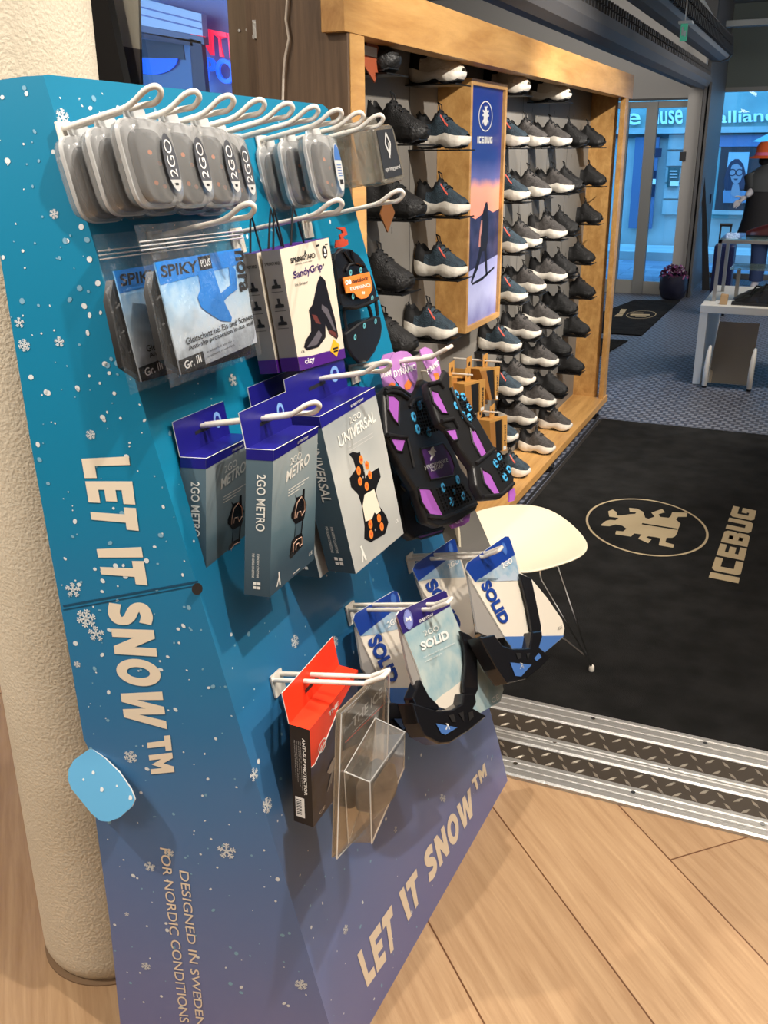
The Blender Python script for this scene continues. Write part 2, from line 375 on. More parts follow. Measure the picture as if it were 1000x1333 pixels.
# round stucco pillar behind the display
STUCCO = M('cream_stucco', srgb(214, 203, 182), .85, bump=(190, .3, 3), var=(5, srgb(206, 194, 172), 3))
mb = MB(); mb.lathe((-1.127, 1.176, 0), [(.125, 0.0), (.132, .012), (.1385, .03), (.139, .05), (.139, 3.0)], STUCCO, 64)
mb.build('pillar', kind=STRUCT)
GROUT = M('dark_floor_joint', srgb(128, 102, 76), .8)
mb = MB(); mb.lathe((-1.127, 1.176, 0), [(.1405, 0), (.1405, .003), (.12, .003)], GROUT, 48); mb.build('trim_1', kind=STRUCT)

# ---- shop window behind the pillar, with the neighbouring shop seen through it
FRAMEB = wood_mat('window_frame_wood', srgb(96, 80, 62), srgb(120, 102, 82), (40, 40, 3), .55)
DARKB = M('near_black_cloth', srgb(14, 13, 14), .8)
YB = 2.5
def pbox(mb, x0, y0, x1, y1, Y, th, mat):
    """upright box on the plane Y covering a pixel span"""
    a = ony((x0, y1), Y); b = ony((x1, y0), Y); mb.box((a[0], Y, min(a[2], b[2])), (b[0], Y + th, max(a[2], b[2])), mat)
mb = MB(); a = ony((304, 60), YB)[0]; c = ony((343, 60), YB)[0]
mb.box((a, YB - .02, 0), (a + (c - a) * .78, YB + .05, 3), FRAMEB); mb.box((a + (c - a) * .78, YB - .05, 0), (-1.26, YB + .04, 3), OAKDARK)
wf = mb.build('trim_2', kind=STRUCT)
for i, q in enumerate([(312, 40), (322, 39)]):
    p = ony(q, YB - .02); mb = MB(); mb.ell(p, (.004, 0, 0), (0, 0, .004), STEEL, 12, (0, -.003, 0)); mb.build('screw', wf, kind=STRUCT)
mb = MB(); p = ony((334, 40), YB - .05); mb.box(p + [-.008, -.006, -.02], p + [.006, 0, .025], STEEL); mb.box(p + [-.002, -.02, -.02], p + [.012, -.006, -.012], STEEL); mb.build('latch', wf, kind=STRUCT)
GLASS = clear('window_glass', (.93, .97, 1.0), .03, rough=.01)
mb = MB(); mb.box((-3, YB, 0), (a, YB + .01, 3), GLASS); mb.build('window_1', kind=STRUCT)
# black leaning curtain edge and grey-brown blind beside the glass
mb = MB(); pl = [ony(q, YB - .06) for q in [(114, -40), (131, -40), (163, 112), (175, 200), (118, 200)]]
mb.prism(pl, (0, .03, 0), DARKB); tag(mb.build('curtain'), 'black curtain hanging in a leaning strip between pillar and window', 'curtain')
BLIND = M('taupe_blind', srgb(206, 188, 164), .8); BLIND2 = M('dark_taupe_blind', srgb(92, 80, 72), .8)
t = thing('roller_blind', 'taupe roller blind with a dark lower half beside the black curtain', 'blind', (ony((150, 60), YB + .04)[0], YB + .04, 0))
mb = MB(); mb.prism([ony(q, YB + .03) for q in [(139, -40), (179, -40), (182, 64), (148, 58)]], (0, .01, 0), BLIND); mb.build('upper_cloth', t)
mb = MB(); mb.prism([ony(q, YB + .03) for q in [(148, 58), (182, 64), (187, 190), (180, 190)]], (0, .01, 0), BLIND2); mb.build('lower_cloth', t)
# neighbour's shop
YN = 5.2
VIOL = M('violet_glow_ceiling', srgb(120, 112, 210), .8); BAND = M('pale_blue_band', srgb(170, 186, 200), .6); NDARK = M('dark_blue_frame', srgb(34, 38, 60), .5); NBLUE = M('grey_blue_wall', srgb(120, 134, 176), .7)  # violet ceiling: the shop's purple light is put into the base colour
mb = MB(); mb.box((-6, YN, 0), (-2.3, YN + .1, 3), NBLUE); mb.build('wall_north', kind=STRUCT)
zc = ony((250, 24), YN)[2]
mb = MB(); mb.box((-6, YB + .4, 2.42), (-2.0, YN, 2.44), VIOL); mb.build('ceiling.001', kind=STRUCT)
mb = MB(); p = onz((281, 9), 2.42); mb.lathe((p[0], p[1], 2.405), [(.06, 0), (.07, .014)], M('lamp_disc', (1, 1, 1), .5, emit=(1, .97, .95), es=6), 20); tag(mb.build('ceiling_lamp'), 'round lamp set in the violet-lit ceiling behind the window', 'lamp')
t = thing('shop_front', 'neighbouring shop front with white fascia and dark door frame behind the window', 'shop front', (-3.5, YN, 0))
mb = MB(); P = lambda *q: [ony(v, YN - .2) for v in q]
mb.prism(P((170, -6), (262, 18), (264, 47), (170, 30)), (0, .05, 0), BAND)
for q in [((170, 6), (262, 29)), ((170, 16), (262, 38))]:
    a, c = [ony(v, YN - .203) for v in q]; mb.tube([a, c], .004, NBLUE, 5)
mb.build('fascia', t)
mb = MB(); 
mb.prism(P((170, 30), (264, 48), (266, 58), (170, 40)), (0, .05, 0), M('grey_band', srgb(92, 100, 118), .6))
mb.prism(P((172, 40), (250, 52), (251, 60), (172, 48)), (0, .04, 0), NDARK)
mb.prism(P((247, 50), (262, 54), (270, 140), (253, 140)), (0, .04, 0), NDARK); mb.build('door_frame', t)
mb = MB(); mb.prism([ony(v, YN - .03) for v in [(172, 48), (247, 58), (253, 140), (172, 140)]], (0, .02, 0), M('dim_door_glass', srgb(78, 90, 124), .2)); 
mb.prism([ony(v, YN - .035) for v in [(180, 50), (238, 58), (241, 78), (184, 74)]], (0, .004, 0), M('dark_interior', srgb(30, 34, 50), .4)); mb.build('door_pane', t)
mb = MB(); el = [ony((198 + 33 * math.sin(w), 76 + 21 * math.cos(w) ** 1), YN - .05) for w in np.linspace(-math.pi / 2, math.pi / 2, 18)]
mb.prism(el, (0, .01, 0), M('blue_logo_half_disc', srgb(30, 92, 225), .4, emit=srgb(20, 80, 220), es=.6)); mb.build('logo', t)
NEONR = M('red_sign_letter', srgb(225, 30, 70), .4, emit=srgb(235, 25, 70), es=1.1); NEONB = M('blue_sign_letter', srgb(20, 90, 230), .4, emit=srgb(15, 95, 235), es=1.1)
ys = YN - .1
for nm, tx, c4, mat, lb in [('sign', 'INTER', [(250, 68), (332, 80.5), (329, 50), (247.5, 33)], NEONR, 'red glowing INTER letters above the blue word behind the window'),
                            ('sign', 'SPORT', [(252, 103), (345, 116), (343, 83), (249, 71)], NEONB, 'blue glowing SPORT letters under the red word behind the window')]:
    mb = MB(); pa = Patch(*[ony(q, ys) for q in c4]); v, fs = text_geo(tx, .02, 0)
    mb.text(tx, pa, None, mat, .02, off=.0)
    o = mb.build(nm); so = o.modifiers.new('depth', 'SOLIDIFY'); so.thickness = .02
    tag(o, lb, 'sign')

# ---- far end: entrance wall with sliding door, pale column, right-hand display window
COLM = M('pale_column_paint', srgb(168, 166, 164), .6); FRM = M('grey_door_frame', srgb(126, 128, 128), .45); FRD = M('dark_gasket', srgb(40, 42, 46), .5); FRM2 = M('pale_door_panel', srgb(150, 150, 146), .5)
X = lambda px, Y=YD, py=260: ony((px, py), Y)[0]
def Zy(py, Y=YD, px=850): return ony((px, py), Y)[2]
zt = Zy(132)
mb = MB(); mb.box((-6, YD, Zy(128)), (X(886), YD + .12, 3.0), COLM); mb.box((-6, YD - .012, Zy(131)), (X(886), YD, Zy(128)), FRD); mb.build('wall_front', kind=STRUCT)
mb = MB(); mb.box((X(884), YD - .05, 0), (X(902), YD + .3, 3.0), COLM); mb.build('trim_3', kind=STRUCT)
mb = MB(); p = ony((889, 203.5), YD - .05); mb.box(p + [-.03, -.012, -.045], p + [.03, 0, .045], FRD); tag(mb.build('door_button'), 'small black switch plate on the pale column by the doors', 'switch')
d = thing('door_1', '', '', (X(838), YD, 0)); del d['label']; del d['category']; d['kind'] = STRUCT
mb = MB(); xs = X(834)
mb.box((X(832), YD + .01, 0), (X(846), YD + .09, zt), FRM); mb.box((-2.35, YD + .02, zt - .06), (X(900), YD + .1, zt), FRM)
mb.box((X(803), YD + .01, 0), (X(810), YD + .09, zt), FRM); mb.box((-2.4, YD + .02, 0), (X(834), YD + .08, .14), FRM2); mb.box((X(846), YD + .03, 0), (X(886), YD + .08, .13), FRM2); mb.build('frame', d, kind=STRUCT)
mb = MB(); mb.box((X(810), YD + .04, .14), (X(832), YD + .05, zt - .06), GLASS); mb.box((X(846), YD + .05, .13), (X(886), YD + .06, zt - .06), GLASS); mb.box((-2.3, YD + .04, .14), (X(803), YD + .05, zt - .06), GLASS); mb.build('pane', d, kind=STRUCT)
mb = MB(); mb.box((-6, YD + .02, 0), (-2.35, YD + .1, zt), FRM2); mb.build('wall_front.001', kind=STRUCT)
mb = MB(); mb.box((-6.1, 2.4, 0), (-6, YD + .1, 3), PLASTER); mb.build('wall_left.001', kind=STRUCT)
# return wall and right-hand window
RETW = M('shutter_rail_metal', srgb(84, 84, 86), .5, .0)
xr = X(903)
mb = MB(); mb.box((xr, YD + .1, 0), (xr + .03, YW, 3.0), RETW); mb.build('wall_return', kind=STRUCT)
t = thing('shutter_rail', 'upright grey metal shutter rail beside the pale column', 'rail', (xr + .02, YD, 0))
mb = MB(); mb.box((xr + .005, YD - .12, 0), (xr + .035, YD + .1, 2.1), RETW); mb.build('channel', t)
mb = MB(); mb.box((xr + .036, YD - .06, 0), (xr + .05, YD + .1, 2.1), FRD); mb.build('gasket', t)
mb = MB(); mb.box((xr + .051, YD - .10, 0), (xr + .075, YD + .1, 2.1), RETW); mb.build('outer_channel', t)
mb = MB(); zl = ony((960, 116), YW)[2]
mb.box((xr, YW, zl), (3.2, YW + .1, 3.0), DIMWALL); mb.box((xr, YW - .02, zl - .03), (3.2, YW + .02, zl + .02), FRM)
mb.build('wall_front.002', kind=STRUCT)
mb = MB(); mb.box((xr + .03, YW + .02, 0), (3.2, YW + .03, zl), GLASS); mb.build('window_2', kind=STRUCT)
mb = MB(); mb.box((xr + .03, YW - .05, 0), (3.2, YW + .08, .06), FRM); mb.build('trim_4', kind=STRUCT)
# thin black leaning frame (umbrella banner pole) beside the rail
mb = MB(); mb.prism([ony(q, 11.4) for q in [(914, 216), (917, 216), (921, 300), (924, 378), (914, 378)]], (0, .02, 0), FRD); tag(mb.build('banner_stand'), 'narrow black banner stand leaning against the right-hand window edge', 'banner')
mb = MB(); p = ony((922.5, 259), 12.2); mb.box(p + [-.03, 0, -.05], p + [.03, .01, .05], M('navy_sticker', srgb(16, 22, 60), .4)); tag(mb.build('sticker'), 'small dark square sticker on the left edge of the right window', 'sticker')

# ---- street outside
YF = 15.6
STONE = M('facade_stone', srgb(182, 186, 182), .8, var=(2.5, srgb(160, 168, 166), 4)); STONE2 = M('facade_sign_band', srgb(150, 168, 162), .8, var=(2, srgb(130, 150, 146), 4)); FDARK = M('facade_shadow_gap', srgb(70, 90, 96), .7)
PAVE = M('street_setts', srgb(150, 160, 172), .8)
nt = PAVE.node_tree; b = nt.nodes['Principled BSDF']; tc = nt.nodes.new('ShaderNodeTexCoord'); br = nt.nodes.new('ShaderNodeTexBrick')
br.inputs['Scale'].default_value = 1; br.inputs['Brick Width'].default_value = .5; br.inputs['Row Height'].default_value = .3; br.inputs['Mortar Size'].default_value = .014
br.inputs['Color1'].default_value = srgb(110, 118, 135) + (1,); br.inputs['Color2'].default_value = srgb(140, 150, 162) + (1,); br.inputs['Mortar'].default_value = srgb(105, 115, 130) + (1,)
nt.links.new(tc.outputs['Object'], br.inputs['Vector']); nt.links.new(br.outputs['Color'], b.inputs['Base Color'])
mb = MB(); mb.box((-9, YD + .1, -.12), (xr, YF + .3, -.02), PAVE); mb.box((xr, YW, -.12), (6, YF + .3, -.021), PAVE); mb.build('ground', kind=STRUCT)
mb = MB(); mb.box((-9, YF - 1.2, -.03), (6, YF - .1, .1), STONE); mb.build('trim_5', kind=STRUCT)
mb = MB(); zb = ony((950, 171), YF)[2]; zs = ony((950, 111), YF)[2]
mb.box((-9, YF, -.1), (6, YF + .3, 4.6), STONE); mb.box((-9, YF - .06, zb), (6, YF, 4.6), STONE2)
mb.box((-9, YF - .14, zb - .02), (6, YF, zb + .06), STONE); mb.box((-9, YF - .04, zb - .08), (6, YF, zb - .02), FDARK)
for k in range(7):      # rusticated courses of the pier between door and window
    z0 = .55 + k * .23; mb.box((X(864, YF), YF - .05, z0), (X(886, YF), YF, z0 + .2), STONE)
mb.build('facade', kind=STRUCT)
SIGNL = M('pale_sign_letters', srgb(248, 248, 244), .5)
for tx, c4, lb in [('muse', [(843, 162), (888.5, 161.5), (888.5, 142), (843, 146.5)], 'pale raised letters of muse on the facade behind the doors'),
                   ('e', [(816, 162.5), (833.5, 162.5), (833.5, 147.5), (816, 147.5)], 'single pale letter e on the facade at the left door pane'),
                   ('alliance', [(934, 160.5), (1024, 157), (1024, 141), (934, 144.5)], 'pale raised letters of alliance on the facade above the poster')]:
    mb = MB(); pa = Patch(*[ony(q, YF - .12) for q in c4]); mb.text(tx, pa, None, SIGNL, .012, off=0)
    o = mb.build('facade_sign'); so = o.modifiers.new('depth', 'SOLIDIFY'); so.thickness = .04; so.offset = -1; tag(o, lb, 'sign')
mb = MB(); FD2 = M('blue_grey_door', srgb(92, 108, 140), .5)
t = thing('street_door', 'blue-grey panelled door across the street seen through the sliding door', 'door', (X(838, YF), YF, 0))
mb = MB(); pbox(mb, 818, 178, 859, 297, YF - .08, .06, FD2); mb.build('door_leaf', t)
mb = MB(); pbox(mb, 842, 222, 855, 256, YF - .09, .01, M('dark_door_glass', srgb(40, 46, 66), .2)); pbox(mb, 845, 193, 862, 205, YF - .09, .01, M('dark_lintel', srgb(50, 50, 70), .3)); mb.build('door_glass', t)
mb = MB(); pbox(mb, 847, 233, 854, 240, YF - .1, .008, WHITE); mb.build('notice', t)
t = thing('notice_board', 'dark green notice board with white lines on the stone pier outside', 'board', ony((876, 232), YF))
mb = MB(); pbox(mb, 868, 217, 885, 244, YF - .09, .03, M('dark_green_board', srgb(40, 84, 84), .5)); mb.build('panel', t)
mb = MB(); pbox(mb, 872, 236, 884, 242, YF - .1, .008, WHITE)
for y in (222, 226, 230): pbox(mb, 872, y, 882, y + 1.4, YF - .1, .008, WHITE)
mb.build('notice_text', t)
# facade window with poster
t = thing('facade_window', 'dark framed shop window across the street holding the portrait poster', 'window', ony((960, 230), YF))
mb = MB(); FW = M('teal_window_surround', srgb(120, 160, 160), .6); FB = M('brown_window_frame', srgb(62, 52, 56), .5)
pbox(mb, 926, 174, 1030, 284, YF - .05, .04, FW); pbox(mb, 932, 175, 1030, 191, YF - .07, .03, M('window_fascia', srgb(110, 124, 160), .5)); mb.build('surround', t)
mb = MB(); pbox(mb, 930, 191, 1030, 275, YF - .06, .03, FB); mb.build('window_glass', t)
mb = MB(); pbox(mb, 926, 276, 1030, 279, YF - .16, .1, STONE); mb.build('sill', t)
t = thing('portrait_poster', 'poster of a long-haired woman with glasses in the window across the street', 'poster', ony((958, 230), YF - .08))
yp = YF - .08
mb = MB(); pbox(mb, 941.5, 198, 976, 264, yp, .015, M('poster_paper', srgb(170, 190, 200), .5)); mb.build('sheet', t)
mb = MB(); HAIR = M('poster_hair', srgb(52, 50, 70), .6); FACE = M('poster_face', srgb(150, 150, 160), .6); P = lambda *q: [ony(v, yp - .004) for v in q]
P2 = lambda *q: [ony(v, yp - .008) for v in q]
mb.poly(P((957, 207), (962, 207), (968, 214), (972, 230), (973, 248), (944, 248), (942, 236), (946, 220), (951, 211)), HAIR)
mb.poly(P((941.5, 248), (976, 246), (976, 264), (941.5, 264)), M('poster_blouse', srgb(120, 140, 165), .6))
mb.poly(P2((953, 215), (960, 213), (966, 218), (967, 228), (964, 236), (958, 241), (953, 236), (950, 226)), FACE)
mb.poly(P2((954, 240), (962, 240), (964, 254), (957, 258), (951, 252)), FACE)
for c in (953.5, 962.5):
    mb.ring(ony((c, 224.5), yp - .011), (.055, 0, 0), (0, 0, .05), .72, HAIR, 18)
mb.poly([ony(v, yp - .011) for v in [(955, 232.5), (961, 232.5), (959.5, 234.5), (956.5, 234.5)]], HAIR)
mb.build('portrait', t)
# awning / parasol edge at the right
mb = MB(); a = [ony(q, 14.6) for q in [(980, 184), (1012, 168), (1040, 172), (1040, 190), (1000, 186)]]
mb.prism(a, (0, .3, 0), M('aqua_canvas', srgb(150, 222, 230), .7)); tag(mb.build('awning'), 'pale aqua awning outside at the right edge above the orange hat', 'awning')

# ---- roller shutter housing and louvred air curtain over the opening
SHUT = M('shutter_grey', srgb(96, 95, 96), .6, .0, .2); SHUTD = M('louvre_dark', srgb(26, 26, 28), .6)
def edge(x0p, x1p, X):     # line along Y through two pixels on the plane X
    return onx(x0p, X), onx(x1p, X)
xs_ = -1.27; ye = YD - .05; yn = 3.2
zsb = onx((913.6, 111.6), xs_)[2]
t = thing('shutter_housing', 'long grey roller shutter housing running above the shoe wall to the doors', 'shutter', (xs_, ye, zsb))
mb = MB(); prof = [(xs_ + .0, 2.06), (xs_ + .03, 2.03), (xs_ + .07, 2.055), (xs_ + .095, 2.10), (xs_ + .10, 2.15), (xs_ - .1, 2.15), (xs_ - .1, 2.06)]
mb.loft([[(x, y, z) for x, z in prof] for y in (yn, ye)], SHUT, smooth=False); mb.build('box', t)
mb = MB(); mb.box((xs_ + .02, yn, 2.15), (xs_ + .06, ye, 2.24), SHUTD); mb.build('louvre_bed', t)
n = 100
mb = MB()
for k in range(n):
    y = yn + (ye - yn) * (k + .5) / n; mb.box((xs_ + .06, y - .012, 2.155), (xs_ + .085, y + .012, 2.19), SHUT); mb.box((xs_ + .06, y - .012, 2.2), (xs_ + .085, y + .012, 2.235), SHUT)
o = mb.build('louvre', t); o['kind'] = 'stuff'
t = thing('air_curtain', 'grey louvred air curtain unit above the roller shutter at the ceiling', 'air curtain', (xs_ + .3, ye, 2.2))
mb = MB(); prof = [(xs_ + .11, 2.27), (xs_ + .2, 2.26), (xs_ + .26, 2.28), (xs_ + .29, 2.32), (xs_ + .27, 2.48), (xs_ + .11, 2.48)]
mb.loft([[(x, y, z) for x, z in prof] for y in (yn, ye - .4)], M('air_unit_grey', srgb(120, 122, 124), .6, .0, .2), smooth=False); mb.build('body', t)
mb = MB()
for k in range(n):
    y = yn + (ye - .4 - yn) * (k + .5) / n
    mb.box((xs_ + .262, y - .016, 2.305), (xs_ + .31, y + .012, 2.37), SHUTD); mb.box((xs_ + .26, y - .016, 2.39), (xs_ + .30, y + .012, 2.45), SHUTD)
o = mb.build('louvre', t); o['kind'] = 'stuff'
mb = MB(); mb.loft([[(x + (x - xs_ - .17) * .12, y, z + (z - 2.35) * .12) for x, z in prof] for y in (ye - .4, ye - .34)], FRD, smooth=False); mb.build('end_cap', t)
# exit sign
p = ony((890.5, 38), 6.6)
t = thing('exit_sign', 'small green and white exit sign hanging below the ceiling near the far doors', 'sign', p)
mb = MB(); mb.box(p + [-.035, -.015, .03], p + [.045, .06, .045], WHITE); mb.tube([p + [0, .02, .045], (p[0], p[1] + .02, 3.0)], .004, WHITE, 6); mb.build('bracket', t)
mb = MB(); mb.box(p + [-.02, 0, -.065], p + [.02, .015, .03], M('exit_green', srgb(60, 140, 110), .4, emit=srgb(90, 200, 160), es=.25)); mb.build('panel', t)
mb = MB(); mb.box(p + [-.012, -.003, -.035], p + [.0, 0, .012], WHITE); mb.box(p + [.003, -.003, -.04], p + [.014, 0, -.008], WHITE); mb.build('pictogram', t)
# pipes / beam at the right under the ceiling
PIPE = M('painted_pipe', srgb(118, 124, 128), .5)
mb = MB(); mb.tube([ony((902, -10), 9.5), ony((936, 48), 9.9)], .05, PIPE, 10); tag(mb.build('ceiling_pipe'), 'grey pipe sloping from the ceiling above the air curtain end', 'pipe')
mb = MB(); mb.box((xr + .1, 11.2, ony((960, 34), 11.2)[2]), (3.2, 11.35, ony((960, 26), 11.2)[2]), PIPE); mb.build('trim_6', kind=STRUCT)
mb = MB(); a = ony((928, -10), 10.2); c = ony((928, 55), 10.2); mb.box((a[0] - .06, 10.2, c[2]), (a[0] + .06, 10.3, 2.99), FRD); mb.build('trim_7', kind=STRUCT)

# ================================================================== THRESHOLD, MATS
t = thing('threshold_plate', 'metal threshold with two dark tread plates and three aluminium strips before the black mat', 'threshold', (-.5, Y1, 0))
ys = [onz((810, y))[1] for y in (1049, 1027, 1001, 985, 959.5, 948)]
ys = [Y1] + ys[1:5] + [Y2]
ys = [1.985, 2.055, 2.128, 2.182, 2.268, 2.345]
TREAD = M('tread_plate_dark', srgb(84, 76, 68), .45, .6); LOZ = M('tread_lozenge', srgb(206, 198, 184), .35, .7)
TX0, TX1 = -1.55, 2.6
for i, (a, c) in enumerate([(ys[0], ys[1]), (ys[2], ys[3]), (ys[4], ys[5])]):
    mb = MB(); h = .012; rib = (c - a) * .3
    prof = [(a, 0), (a, .008), (a + .006, h), (a + rib, h), (a + rib + .003, h - .0012), (a + rib + .008, h - .0012), (a + rib + .011, h), (c - .02, h), (c - .016, h + .002), (c - .004, h + .002), (c, .006), (c, 0)]
    mb.loft([[(x, y, z) for y, z in prof] for x in (TX0, TX1)], STEEL, smooth=False)
    for k in range(14):
        x = TX0 + .12 + k * .3 + i * .07; mb.ell((x, (a + c) / 2 + .012, h + .0015), (.006, 0, 0), (0, .006, 0), CHROME if k % 2 else FRD, 10)
    mb.build('aluminium_strip', t)
for a, c in [(ys[1], ys[2]), (ys[3], ys[4])]:
    mb = MB(); mb.box((TX0, a, 0), (TX1, c, .006), TREAD)
    n = int((TX1 - TX0) / .04); rows = 2 if c - a < .08 else 3
    rows = 2
    for r in range(rows):
        for k in range(n):
            x = TX0 + .02 + k * .04 + (.02 if r % 2 else 0); y = a + (c - a) * (r + .5) / rows; s = 1 if (k + r) % 2 else -1; 
            ang = s * math.radians(47); e = np.array([math.cos(ang), math.sin(ang), 0]); q = np.array([-e[1], e[0], 0])
            L, Wd = .016, .0045; C0 = np.array([x, y, .006])
            pts = [C0 - e * L, C0 - q * Wd, C0 + e * L, C0 + q * Wd]; top = C0 + [0, 0, .0035]
            mb.add(pts + [top - e * L * .6, top + e * L * .6], [(0, 1, 4), (1, 5, 4), (1, 2, 5), (2, 3, 5), (3, 4, 5), (3, 0, 4)], LOZ)
    mb.build('tread_plate', t)

MATM = M('black_mat_pile', srgb(48, 48, 48), .95, spec=.1, bump=(420, 1.0, 2), var=(9, srgb(36, 36, 36), 6)); MATL = M('sand_mat_pile', srgb(204, 186, 152), .95, spec=.1, bump=(420, .8, 2)); RUBB = M('mat_rubber_edge', (.012, .012, .012), .6)
q = Z(740, 620, 3.846)
BUG = q((163, 243), (188, 223), (210, 218), (236, 220), (252, 208), (205, 202), (200, 175), (222, 166), (242, 180), (243, 196), (268, 196), (308, 190), (335, 188), (340, 181), (308, 178), (304, 158), (345, 162), (375, 178), (385, 207), (402, 213), (432, 202), (416, 182), (470, 163), (484, 180), (452, 190), (460, 203), (502, 208), (513, 200), (520, 180), (597, 182), (592, 203), (549, 203), (540, 217), (562, 237), (551, 262), (547, 280), (535, 300), (520, 308), (492, 308), (486, 330), (530, 342), (525, 358), (453, 345), (461, 310), (440, 305), (400, 300), (390, 306), (417, 316), (400, 335), (350, 312), (366, 291), (330, 286), (314, 302), (235, 290), (240, 273), (275, 276), (291, 262), (270, 247), (238, 241), (206, 250), (166, 247))
mz = .012
MX0, MX1, MY0, MY1 = -1.03, 1.3, Y2 + .002, 5.49
t = thing('door_mat', 'large black mat with beige beetle in an oval and ICEBUG lettering', 'mat', (0, 4, 0))
mb = MB(); mb.box((MX0 + .02, MY0, .001), (MX1, MY1, mz), MATM); mb.build('pile', t)
mb = MB(); mb.box((MX0, MY0, .001), (MX0 + .02, MY1, .008), RUBB); mb.build('edge', t)
mb = MB(); mb.poly([onz(v, mz + .001) for v in BUG], MATL)
e = 14; mb.build('beetle_print', t)
mb = MB(); mb.poly([onz(v, mz + .002) for v in q((370, 234), (548, 262), (546, 268), (368, 240))], MATM); mb.build('wing_line', t)
cE = onz(q((391, 246))[0], mz + .001); exE = (onz(q((696, 266))[0], mz) - onz(q((88, 227))[0], mz)) / 2; eyE = (onz(q((352, 104))[0], mz) - onz(q((432, 389))[0], mz)) / 2
cE = (onz(q((696, 266))[0], mz) + onz(q((88, 227))[0], mz)) / 2 + [0, 0, .001]
mb = MB(); mb.ring(cE, exE, eyE, .962, MATL, 72); mb.build('oval_print', t)
mb = MB(); pa = Patch(*[onz(v, mz + .001) for v in q((852, 536), (942, 172), (826, 148), (703, 506))])
block_word(mb, 'ICEBUG', pa, ((0, 0), (1, 0), (0, 1)), MATL, .0); mb.build('lettering', t)
# second mat by the doors
t = thing('door_mat', 'small dark mat with pale print lying by the sliding doors', 'mat', onz((840, 410)))
q2 = Z(780, 270, 4.545)
mb = MB(); mb.prism([onz(v, .01) for v in q2((250, 755), (-40, 735), (-40, 640), (205, 548), (480, 548))], (0, 0, -.009), MATM); mb.build('pile', t)
mb = MB(); c = onz(q2((250, 634))[0], .011); mb.ring(c, onz(q2((338, 634))[0], .011) - c, onz(q2((265, 611))[0], .011) - c, .94, MATL, 40)
for v in [((200, 622), (262, 622), (262, 628), (195, 628)), ((185, 630), (300, 632), (300, 640), (185, 640)), ((215, 642), (280, 644), (278, 648), (215, 647))]: mb.poly([onz(w, .011) for w in q2(*v)], MATL)
mb.poly([onz(w, .011) for w in q2((130, 600), (165, 602), (150, 625), (118, 625))], MATL); mb.poly([onz(w, .011) for w in q2((112, 628), (146, 628), (135, 645), (88, 645))], MATL)
mb.build('print', t)
mb = MB(); mb.prism([onz(v, .01) for v in q2((-40, 770), (170, 785), (60, 850), (-40, 900))], (0, 0, -.009), MATM); tag(mb.build('floor_mat'), 'plain dark mat corner beside the right end of the shoe wall', 'mat')

# ================================================================== SHOE WALL
XF, XB = -1.05, -1.245
YL, YR = 2.2, 5.76
HZ0, HZ1 = 1.752, 1.874
u0 = thing('shoe_wall', 'oak shelving wall full of trainers with a lit beetle banner in its middle', 'shelving', ((XF + XB) / 2, 4, 0))
def ub(name, lo, hi, mat, bev=.0015):
    mb = MB(); mb.box(lo, hi, mat); return mb.build(name, u0, bevel=bev)
ub('header', (XF - .06, YL - .02, HZ0), (XF, YR + .1, HZ1), OAK)
ub('left_post', (XF - .03, YL + .012, .085), (XF - .002, YL + .092, HZ0), OAK)
ub('right_post', (XF - .03, YR - .085, .085), (XF - .002, YR - .0, HZ0), OAK)
ub('end_panel', (XB - .05, YL, 0), (XF - .004, YL + .012, HZ1), OAKDARK)
ub('end_panel', (XB - .03, YR - .05, .085), (XF - .05, YR - .03, HZ1 - .02), OAK)
ub('top_board', (XB - .03, YL + .012, HZ1 - .03), (XF - .06, YR + .09, HZ1 - .01), OAKDARK)
ub('back_panel', (XB - .02, YL + .012, .085), (XB, YR - .03, HZ1 - .03), GREYWALL)
ub('plinth_board', (XB - .02, YL, .045), (XF + .003, YR + .03, .085), OAK)
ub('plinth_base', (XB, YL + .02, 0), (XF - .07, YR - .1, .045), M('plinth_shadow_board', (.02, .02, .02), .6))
mb = MB()
for yy in np.arange(2.5, 5.7, .4):
    for zz in np.arange(.25, 1.7, .1): mb.box((XB, yy, zz), (XB + .0006, yy + .004, zz + .018), FRD)
for yy in (2.62, 3.05, 3.9, 4.35, 4.8, 5.2): mb.box((XB, yy - .0015, .086), (XB + .0005, yy + .0015, HZ0), FRD)
mb.build('panel_slots', u0)
# lit banner box
PX_, PY0, PY1, PZ0, PZ1 = -1.125, 3.30, 3.715, .87, 1.72
mb = MB(); fr = .02
mb.box((XB, PY0, PZ0), (PX_, PY0 + fr, PZ1), OAK); mb.box((XB, PY1 - fr, PZ0), (PX_, PY1, PZ1), OAK)
mb.box((XB, PY0 + fr, PZ1 - fr), (PX_, PY1 - fr, PZ1), OAK); mb.box((XB, PY0 + fr, PZ0), (PX_, PY1 - fr, PZ0 + fr), OAK); mb.build('banner_frame', u0, bevel=.001)
bx = PX_ - .012
SKY = grad_mat('banner_sky_print', [(0, srgb(244, 150, 120)), (.16, srgb(240, 160, 130)), (.24, srgb(96, 96, 150)), (.42, srgb(34, 52, 118)), (1, srgb(24, 42, 120))], 2, 1.30, 1.70, .4, .06, 9)
SKY.node_tree.nodes['Principled BSDF'].inputs['Emission Strength'].default_value = .35
SNOWG = grad_mat('banner_snow_print', [(0, srgb(120, 120, 170)), (.5, srgb(176, 178, 214)), (1, srgb(150, 152, 196))], 2, .88, 1.10, .4, .25, 14)
RIDGE = M('banner_ridge_print', srgb(34, 36, 66), .45, var=(18, srgb(58, 58, 92), 5))
b0, b1 = PY0 + fr, PY1 - fr; zA = PZ0 + fr; zB = PZ1 - fr
